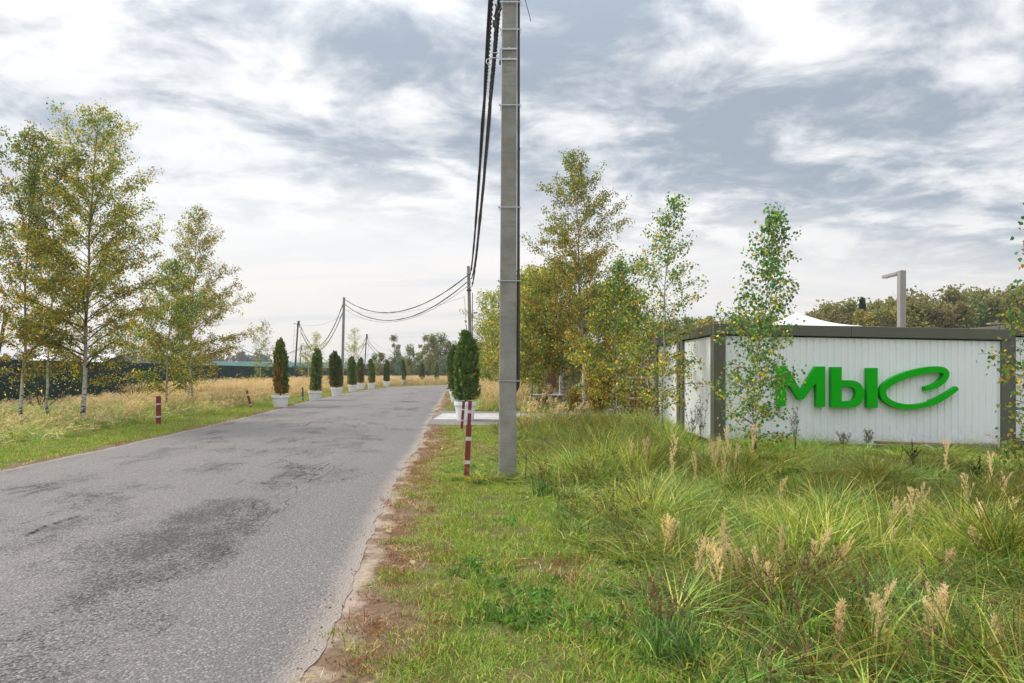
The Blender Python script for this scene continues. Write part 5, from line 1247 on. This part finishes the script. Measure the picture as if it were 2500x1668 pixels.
def scatter(name, pts, rz, tilt, scl, idx, protos, label, cat):
    """one stuff object: tufts placed on points by geometry nodes"""
    n = len(pts); me = bpy.data.meshes.new(name); me.vertices.add(n); me.vertices.foreach_set('co', np.asarray(pts, np.float32).ravel())
    a = me.attributes.new('rot', 'FLOAT_VECTOR', 'POINT'); a.data.foreach_set('vector', np.column_stack([tilt[:, 0], tilt[:, 1], rz]).astype(np.float32).ravel())
    a = me.attributes.new('scl', 'FLOAT_VECTOR', 'POINT'); a.data.foreach_set('vector', np.asarray(scl, np.float32).ravel())
    a = me.attributes.new('pid', 'INT', 'POINT'); a.data.foreach_set('value', np.asarray(idx, np.int32))
    o = link(name, me); tag(o, label, cat, kind='stuff')
    pc = bpy.data.collections.new('tufts_' + name)
    for p in protos: pc.objects.link(p)
    ng = bpy.data.node_groups.new('scatter_' + name, 'GeometryNodeTree')
    ng.interface.new_socket('Geometry', in_out='INPUT', socket_type='NodeSocketGeometry'); ng.interface.new_socket('Geometry', in_out='OUTPUT', socket_type='NodeSocketGeometry')
    gi = ng.nodes.new('NodeGroupInput'); go = ng.nodes.new('NodeGroupOutput'); ip = ng.nodes.new('GeometryNodeInstanceOnPoints'); ci = ng.nodes.new('GeometryNodeCollectionInfo')
    ci.inputs['Collection'].default_value = pc; ci.inputs['Separate Children'].default_value = True; ci.inputs['Reset Children'].default_value = True
    def na(nm, ty):
        x = ng.nodes.new('GeometryNodeInputNamedAttribute'); x.data_type = ty; x.inputs['Name'].default_value = nm; return x.outputs[0]
    L_ = ng.links; L_.new(gi.outputs[0], ip.inputs['Points']); L_.new(ci.outputs[0], ip.inputs['Instance']); ip.inputs['Pick Instance'].default_value = True
    L_.new(na('pid', 'INT'), ip.inputs['Instance Index']); L_.new(na('rot', 'FLOAT_VECTOR'), ip.inputs['Rotation']); L_.new(na('scl', 'FLOAT_VECTOR'), ip.inputs['Scale'])
    L_.new(ip.outputs[0], go.inputs[0])
    md = o.modifiers.new('scatter', 'NODES'); md.node_group = ng
    return o
def vnoise(x, y, s, seed):
    """cheap smooth noise"""
    a = np.random.default_rng(seed).uniform(0, 6.28, 6)
    return (np.sin(x * s + a[0] + 1.7 * np.sin(y * s * .7 + a[1])) + np.sin(y * s * 1.3 + a[2] + 1.3 * np.sin(x * s * .9 + a[3])) + np.sin((x + y) * s * .6 + a[4])) / 3
def in_rect(p, x0, x1, y0, y1): return (p[:, 0] > x0) & (p[:, 0] < x1) & (p[:, 1] > y0) & (p[:, 1] < y1)
def visible(x, y, m=.22): return (np.abs(x) < (.75 + m) * y + 1.2) & (y > 2.6)
def sample(rg, x0, x1, y0, y1, dens):
    n = int((x1 - x0) * (y1 - y0) * dens); x = rg.uniform(x0, x1, n); y = rg.uniform(y0, y1, n); k = visible(x, y); return x[k], y[k]
def place(name, x, y, protos, rg, s0, s1, label, cat, tilt=.12, sz=None, dz=0.0, wind=0.0, idx=None):
    n = len(x); z = gz(x, y) + dz; s_ = rg.uniform(s0, s1, n); sc3 = np.column_stack([s_, s_, s_ * (rg.uniform(.8, 1.2, n) if sz is None else sz)])
    tl = rg.normal(0, tilt, (n, 2)); tl[:, 1] += wind; return scatter(name, np.column_stack([x, y, z]), rg.uniform(0, 6.28, n) if not wind else rg.normal(0, .5, n), tl, sc3, rg.integers(0, len(protos), n) if idx is None else idx, protos, label, cat)
rg = np.random.default_rng(400)
def masks(x, y):
    ins_ = in_poly(x, y, RPOLY); r_ = dist_poly(x, y, REc); l_ = dist_poly(x, y, LEc); 
    drive = in_poly(x, y, SLAB) | in_poly(x, y, GRAV); cab = (x > 3.9) & (y > 13.35) & (y < 19.2)
    rightside = (~ins_) & (r_ < l_); leftside = (~ins_) & (l_ <= r_)
    return ins_, r_, l_, drive | cab, rightside, leftside
# --- short verge, right and left
xs_, ys_, rs_, ids = [], [], [], []
for (x0, x1, y0, y1, de) in ((-1.6, 1.6, 2.7, 6.5, 95), (-2.3, 1.4, 6.5, 12, 60), (-4, 1.2, 12, 22, 34), (-5.5, 3, 22, 60, 12), (-9, 12, 60, 82, 4)):
    x, y = sample(rg, x0, x1, y0, y1, de); xs_.append(x); ys_.append(y)
x = np.concatenate(xs_); y = np.concatenate(ys_); ins_, r_, l_, bad, rs, ls = masks(x, y)
lim = 1.75 + .35 * vnoise(x, y, 1.1, 1) + np.where(y < 6, .25, 0); nsn = vnoise(x, y, 1.6, 2); nf = vnoise(x, y, 4.2, 3)
prob = sstep(.16, .75, r_ + .22 * nf) * (1 - .55 * sstep(.25, .7, vnoise(x, y, 1.25, 21)) * (r_ < 1.9)); k = rs & ~bad & (rg.random(len(x)) < prob) & ((r_ < lim + .4) | (y > 20)) & (r_ < 7)
verge_r = (x[k], y[k])
xl, yl = [], []
for (y0, y1, de) in ((8, 20, 42), (20, 36, 26), (36, 60, 13), (60, 100, 6)):
    a, b = sample(rg, -18, -7.5, y0, y1, de); xl.append(a); yl.append(b)
x = np.concatenate(xl); y = np.concatenate(yl); ins_, r_, l_, bad, rs, ls = masks(x, y); k = ls & (l_ < 2.5 + .3 * vnoise(x, y, 1, 5)) & (rg.random(len(x)) < sstep(.02, .40, l_ + .12 * vnoise(x, y, 3, 6)))
vx = np.concatenate([verge_r[0], x[k]]); vy = np.concatenate([verge_r[1], y[k]]); nn = len(vx)
place('verge_grass', vx, vy, short, rg, .75, 1.25, 'short bright green mown grass on both road verges', 'grass', .15, sz=(.60 + .6 * (vnoise(vx, vy, 2.2, 8) + 1) / 2) * rg.uniform(.6, 1.4, nn) * np.where(vx < -6, 1.25, 1.0))
# --- reddish weed and dry mat along the edge, clover patches
x, y = sample(rg, -3.6, .9, 2.7, 19, 70); ins_, r_, l_, bad, rs, ls = masks(x, y)
pr = np.where(r_ < 1.0, .9 * np.exp(-((r_ - .42) / .28) ** 2), 0) * (.35 + .65 * (vnoise(x, y, 3.1, 9) > -.1)) + .42 * ((vnoise(x, y, 1.25, 21) > .30) & (r_ > .6) & (r_ < 2.0))
k = rs & ~bad & (rg.random(len(x)) < pr); x2_, y2_ = x[k], y[k]
x, y = sample(rg, -5.5, -1, 19, 60, 14); ins_, r_, l_, bad, rs, ls = masks(x, y); k = rs & ~bad & (r_ < .9) & (rg.random(len(x)) < .6)
xq, yq = sample(rg, -14.5, -7.8, 8, 80, 12); ins_, r3, l3, bad3, rs3, ls3 = masks(xq, yq); kq = ls3 & (l3 < .42) & (rg.random(len(xq)) < .9)
place('red_weed', np.concatenate([x2_, x[k], xq[kq]]), np.concatenate([y2_, y[k], yq[kq]]), redd + strawp, rg, .6, 1.25, 'reddish brown dried weed mat along the asphalt edges', 'weed', .2)
x, y = sample(rg, -1.6, 1.8, 2.8, 12, 40); ins_, r_, l_, bad, rs, ls = masks(x, y); k = rs & ~bad & (r_ > .8) & (vnoise(x, y, 1.9, 12) > .38)
place('clover_patch', x[k], y[k], clover, rg, .7, 1.3, 'low dark green clover patches in the near verge', 'clover', .2)
# --- tall grass, right foreground
xs_, ys_ = [], []
for (x0, x1, y0, y1, de) in ((.2, 8, 2.7, 6, 30), (-.3, 12, 6, 10, 26), (-.8, 14, 10, 13.3, 24), (-.9, 3.9, 13.3, 20.2, 14)):
    x, y = sample(rg, x0, x1, y0, y1, de); xs_.append(x); ys_.append(y)
x = np.concatenate(xs_); y = np.concatenate(ys_); ins_, r_, l_, bad, rs, ls = masks(x, y); lim = 1.75 + .35 * vnoise(x, y, 1.1, 1) + np.where(y < 6, .25, 0)
hole = vnoise(x, y, .95, 31) > .52                         # low hollows with short growth
k = rs & ~bad & (r_ > lim + .12) & ((np.hypot(x - p1.location.x, y - d1) > .35)) & ~(hole & (rg.random(len(x)) < .65)); x, y, r_ = x[k], y[k], r_[k]; lim = lim[k]
bx2 = np.array([-.62, -.52, -.42, -.33, -.24, -.16, -.05, .05, .12, -.58, -.28, .16]); by2 = np.array([10.0, 9.95, 10.02, 9.9, 10.0, 9.93, 9.95, 9.97, 10.05, 10.2, 10.2, 10.25])
x = np.append(x, bx2); y = np.append(y, by2); r_ = np.append(r_, np.full(12, 2.3)); lim = np.append(lim, np.full(12, 1.75))
ramp = np.clip((r_ - lim) / 1.3, .25, 1.0); patch = vnoise(x, y, .8, 14); clump = vnoise(x, y, 2.4, 15)
fam = np.where((patch > .22) | ((y > 11.2) & (x > 3)), 1, 0); fam = np.where((clump > .42) & (rg.random(len(x)) < .5), 2, fam)
pools = tall + lush + sedge; idx = np.where(fam == 0, rg.integers(0, 6, len(x)), np.where(fam == 1, 6 + rg.integers(0, 3, len(x)), 9 + rg.integers(0, 3, len(x))))
szt = ramp * (.72 + .38 * (vnoise(x, y, 1.5, 16) + .6)) * np.where(clump > .3, 1.25, .8)
los = (1.55 - 1.50 * y / 13.3 - gz(x, y)) / .74; szt = np.where((x > 3.3) & (y > 5), np.minimum(szt, np.maximum(los, np.where((y > 12.1) & (vnoise(x, y, 1.7, 44) > -.1), .42, .15)) * rg.uniform(.7, 1.25, len(x))), szt)
place('tall_grass', x, y, pools, rg, .8, 1.2, 'tall arching wild grass filling the ground before the white cabin', 'grass', .16, sz=szt, idx=idx)
xw, yw = sample(rg, -.2, 8, 3.2, 13, 7); ins_, r_, l_, bad, rs, ls = masks(xw, yw); k = rs & ~bad & (r_ > 1.9) & ~((xw > 3.3) & (yw > 9)) & ((vnoise(xw, yw, .95, 31) > .40) | ((np.abs(xw - .9) < .8) & (np.abs(yw - 8.2) < 1.6)))
place('weed_patch', xw[k], yw[k], weed, rg, .6, 1.05, 'dark leafy weeds with brown seed heads among the tall grass', 'weed', .18)
xw, yw = sample(rg, 0, 8, 3.0, 12.5, 26); ins_, r_, l_, bad, rs, ls = masks(xw, yw); k = rs & ~bad & (r_ > 1.7) & (rg.random(len(xw)) < .7)
place('under_grass', xw[k], yw[k], short, rg, 1.2, 2.0, 'low green undergrowth between the tall grass tufts', 'grass', .2)
# --- reeds: left field, and patches right of the drive
xs_, ys_ = [], []
for (y0, y1, de) in ((9, 20, 7), (20, 34, 5.5), (34, 60, 6), (60, 110, 4)):
    a, b = sample(rg, -27, -8, y0, y1, de); xs_.append(a); ys_.append(b)
x = np.concatenate(xs_); y = np.concatenate(ys_); ins_, r_, l_, bad, rs, ls = masks(x, y); fx = np.interp(y, FEN[:240, 1], FEN[:240, 0])
k = ls & (l_ > 2.35 + .3 * vnoise(x, y, 1, 5)) & (x > fx + .4); x, y, l_ = x[k], y[k], l_[k]
greenp = np.clip(1.25 - (y - 20) / 22, .06, .98); gsel = rg.random(len(x)) < greenp
pools = reed + reedg + tall; t_i = 9 + rg.integers(0, 6, len(x)); mixi = np.where(rg.random(len(x)) < .38, 5 + rg.integers(0, 4, len(x)), t_i)
idx = np.where(gsel, mixi, rg.integers(0, 5, len(x)))
place('reed_field', x, y, pools, rg, .85, 1.2, 'straw coloured reed grass field between the left verge and the green fence', 'grass', .10, sz=rg.uniform(.62, .85, len(x)) * np.clip(.45 + (l_ - 2.3) * .5, .45, 1.0) * np.where(y < 34, .95, 1.05) * np.where((y < 40) & (x < -15.5), .52, 1.0), wind=.14, idx=idx)
xs_, ys_ = [], []
for (x0, x1, y0, y1, de) in ((-4.5, 3, 28, 60, 6), (-7, 14, 88, 120, 2.5), (.25, 1.9, 17, 20.6, 10)):
    a, b = sample(rg, x0, x1, y0, y1, de); xs_.append(a); ys_.append(b)
x = np.concatenate(xs_); y = np.concatenate(ys_); ins_, r_, l_, bad, rs, ls = masks(x, y); k = ~ins_ & ~bad & (np.minimum(r_, l_) > 1.9) & (rg.random(len(x)) < np.where(y < 25, .25, np.clip(1.2 - np.abs(x + .9 - (30 - y) * .03) * .45, .1, 1)))
x, y = x[k], y[k]
place('reed_patch', x, y, reed + reedg, rg, .8, 1.1, 'pale reed grass right of the road behind the drive and near pole', 'grass', .12, sz=rg.uniform(.65, 1.0, len(x)), wind=.1)
x, y = sample(rg, -4, 9, 27.5, 60, 7); ins_, r_, l_, bad, rs, ls = masks(x, y); k = rs & ~bad & (r_ > 1.5)
place('lawn_grass', x[k], y[k], lush + tall, rg, .8, 1.3, 'rough green grass around the plinth behind the drive', 'grass', .15, sz=rg.uniform(.35, .7, k.sum()))
# --- litter and stones
x, y = sample(rg, -3.2, 2.2, 2.7, 18, 8); ins_, r_, l_, bad, rs, ls = masks(x, y); k = rs & (r_ > .05) & (r_ < 3.0)
place('fallen_leaves', x[k], y[k], lit, rg, .7, 1.3, 'scattered dry birch leaves on the near verge', 'leaves', .3, dz=.03)
x, y = sample(rg, -3.6, .3, 2.7, 22, 60); ins_, r_, l_, bad, rs, ls = masks(x, y); k = (r_ < .5) & (rg.random(len(x)) < np.exp(-(r_ / .22) ** 2))
place('loose_stones', x[k], y[k], peb, rg, .25, .95, 'loose stones and grit along the right asphalt edge', 'stones', .5, dz=.008)

# ================================================================== single plants that stand out in the foreground
def z_grd(x, y): return gzs(x, y)
PLM = [(1770, 1290, 1520, 5.6), (1722, 1340, 1560, 5.2), (1745, 1380, 1580, 5.0), (1790, 1370, 1560, 5.3), (1850, 1400, 1580, 5.2), (1880, 1440, 1600, 4.9), (1905, 1300, 1420, 6.4), (2020, 1310, 1460, 6.2), (2050, 1370, 1480, 6.0), (1990, 1375, 1470, 6.1), (2070, 1330, 1440, 6.3),
       (2200, 1235, 1330, 7.2), (2230, 1205, 1300, 7.4), (2250, 1198, 1270, 7.6), (2180, 1300, 1360, 6.8), (2360, 1175, 1260, 7.8), (2390, 1230, 1290, 7.3), (2330, 1280, 1390, 6.7), (2345, 1265, 1380, 6.9), (2320, 1390, 1470, 6.0), (2400, 1250, 1400, 6.5), (2385, 1330, 1440, 6.2), (2420, 1120, 1230, 9.0),
       (2455, 1190, 1280, 8.0), (2480, 1240, 1320, 7.4), (2308, 1082, 1130, 9.8), (2165, 1505, 1668, 4.4), (2140, 1560, 1690, 4.1), (2290, 1515, 1650, 4.4), (2260, 1580, 1660, 4.3), (2305, 1530, 1640, 4.5), (2240, 1400, 1480, 5.8), (1630, 1290, 1370, 6.3), (1645, 1300, 1380, 6.2), (1745, 1415, 1500, 5.4),
       (1650, 1075, 1150, 9.5), (1575, 1080, 1130, 9.8), (1800, 1095, 1150, 9.4), (1757, 1070, 1130, 10.2), (1770, 1060, 1110, 10.6), (1735, 1085, 1160, 9.8), (1840, 1050, 1110, 10.8), (1915, 1175, 1215, 8.4), (1540, 1085, 1120, 10.0), (1700, 1120, 1180, 9.2), (1775, 1100, 1180, 9.1), (2055, 1660, 1720, 4.0), (2430, 1640, 1700, 4.0)]
rgp = np.random.default_rng(500)
def plume_where(px, pt):
    if pt > 1490: return 'at the bottom edge of the view, ' + ('left of centre pair' if px < 2210 else 'right-hand clump')
    if pt < 1130: return 'in the far grass before the ' + ('olive corner post' if px < 1860 else 'rubble and plank')
    if px < 1700: return 'standing alone left of the big foreground clump'
    if px < 1900: return 'in the big pale clump in the middle foreground'
    if px < 2130: return 'in the brownish group below the letters'
    if px < 2300: return 'in the pair-like group below the letter С'
    return 'in the thick stand near the right edge' + (', upper row' if pt < 1250 else ', lower row')
for k, (px, pt, pb, dd) in enumerate(PLM):
    t_ = P(px, pt, dd); z0 = z_grd(t_.x, dd); H = max(.35, t_.z - z0); L_ = min(.34, max(.16, (pb - pt) / F * dd)); az = rgp.uniform(-.8, 1.2) if rgp.random() < .7 else rgp.uniform(2.2, 4)
    ln = rgp.uniform(.03, .22); Hs = H / (1 - .35 * ln); bx = t_.x - math.cos(az) * Hs * ln; by = dd - math.sin(az) * Hs * ln
    SV, SF, PV, PF, PC = plume2(rgp, az, Hs, ln, min(.58, L_ * 1.6), PL * rgp.uniform(.92, 1.15), rgp.uniform(.75, 1.15))
    root = empty('reed_plume', (bx, by, z_grd(bx, by)), 'feathery straw reed plume ' + plume_where(px, pt), 'reed', 'straw plumes in the right foreground')
    npmesh('stem', SV, [SF], M_straw, parent=root)
    npmesh('plume', PV, [PF], M_dry, PC, parent=root)
def dock(label, px, py_t, py_b, dd, seed):
    rg = np.random.default_rng(seed); t_ = P(px, py_t, dd); z0 = z_grd(t_.x, dd); H = max(.5, t_.z - z0); root = empty('dock_plant', (t_.x, dd, z0), label, 'plant', 'dark dock stalks')
    pr = []
    for j in range(6):
        az = rg.uniform(0, 6.28); pr.append(plume(rg, np.array([0, 0, H * .22 * (j > 0)]), az, H * (1 if j == 0 else rg.uniform(.45, .7)), .02 if j == 0 else .42, H * .42, 70, .028, np.array([.030, .016, .012]), .003, 0))
    V_, F_, C_ = merge(pr); C_ = np.minimum(C_, np.array([.05, .03, .022])); npmesh('seed_stalk', V_, [F_], M_dry, C_, parent=root)
    v_, f, c = blades(rg, 14, .10, .15, .35, .035, 1.0, [(.06, .09, .03), (.10, .06, .03)], (1, 1), 3); npmesh('leaf_rosette', v_, [f], M_grass, c, parent=root)
dock('almost black dock stalk before the rubble under the plank', 2228, 1068, 1150, 10.4, 1)
dock('dark dock stalk nearer the right edge below the block', 2392, 1105, 1170, 9.6, 2)
dock('leaning dark dock stalk among pale plumes at right', 2350, 1228, 1330, 7.2, 3)
def wispy(label, px, py_t, dd, seed, colr):
    rg = np.random.default_rng(seed); t_ = P(px, py_t, dd); z0 = z_grd(t_.x, dd); H = t_.z - z0; root = empty('wispy_weed', (t_.x, dd, z0), label, 'plant', 'thin weeds against the cabin wall')
    tb = Tubes(); pts = []
    for j in range(5):
        az = rg.uniform(0, 6.28); sp_ = .18 * rg.random(); h = H * rg.uniform(.75, 1); q = np.array([[0, 0, 0], [sp_ * .4 * math.cos(az), sp_ * .4 * math.sin(az), h * .5], [sp_ * math.cos(az), sp_ * math.sin(az), h]]); tb.add(q, [.004, .003, .0015], 4)
        for m in range(9):
            f = rg.uniform(.35, 1); b = q[0] * 0 + np.array([np.interp(f, [0, .5, 1], q[:, i]) for i in range(3)]); a = rg.uniform(0, 6.28); l = .16 * (1.15 - f); e = b + np.array([l * math.cos(a) * .7, l * math.sin(a) * .7, l]); tb.add(np.array([b, e]), [.0018, .001], 3)
            for u_ in rg.random(6): pts.append(b + (e - b) * u_ + rg.normal(0, .008, 3))
    tb.build('stem', M_stem, root); pts = np.array(pts); V_, F_ = leaf_geo(rg, pts, .022, 0, .3); npmesh('seed_heads', V_, [F_], M_dry, np.array(colr) * rg.uniform(.7, 1.3, (len(pts), 1)), parent=root)
wispy('tall wispy brown weed in front of the letter М', 1942, 985, 12.2, 11, (.16, .10, .08))
wispy('thin weed stems left of the lettered cabin corner', 1712, 955, 12.7, 12, (.12, .12, .06))
wispy('sparse dry weed below the letter Ы', 2058, 1052, 12.6, 13, (.20, .17, .12))
wispy('sparse weed under the letter С', 2115, 1046, 12.6, 14, (.16, .17, .09))
wispy('bushy green weed beside the cabin side wall', 1690, 985, 12.9, 15, (.10, .13, .05))

# ================================================================== thin autumn haze over the whole place
def mk_haze():
    m = bpy.data.materials.new('haze_air'); m.use_nodes = True; t = NT(m.node_tree); t.n.clear()
    o = t.node('ShaderNodeOutputMaterial'); v_ = t.node('ShaderNodeVolumePrincipled')
    v_.inputs['Color'].default_value = (.80, .88, 1.0, 1); v_.inputs['Density'].default_value = .0004; v_.inputs['Anisotropy'].default_value = .2
    t.l.new(v_.outputs[0], o.inputs['Volume']); return m
hz = MB().box2((-2700, -100, -2), (2700, 3300, 22)).build('haze', mk_haze()); tag(hz, 'thin pale bluish haze over the distant fields', 'haze', kind='stuff')
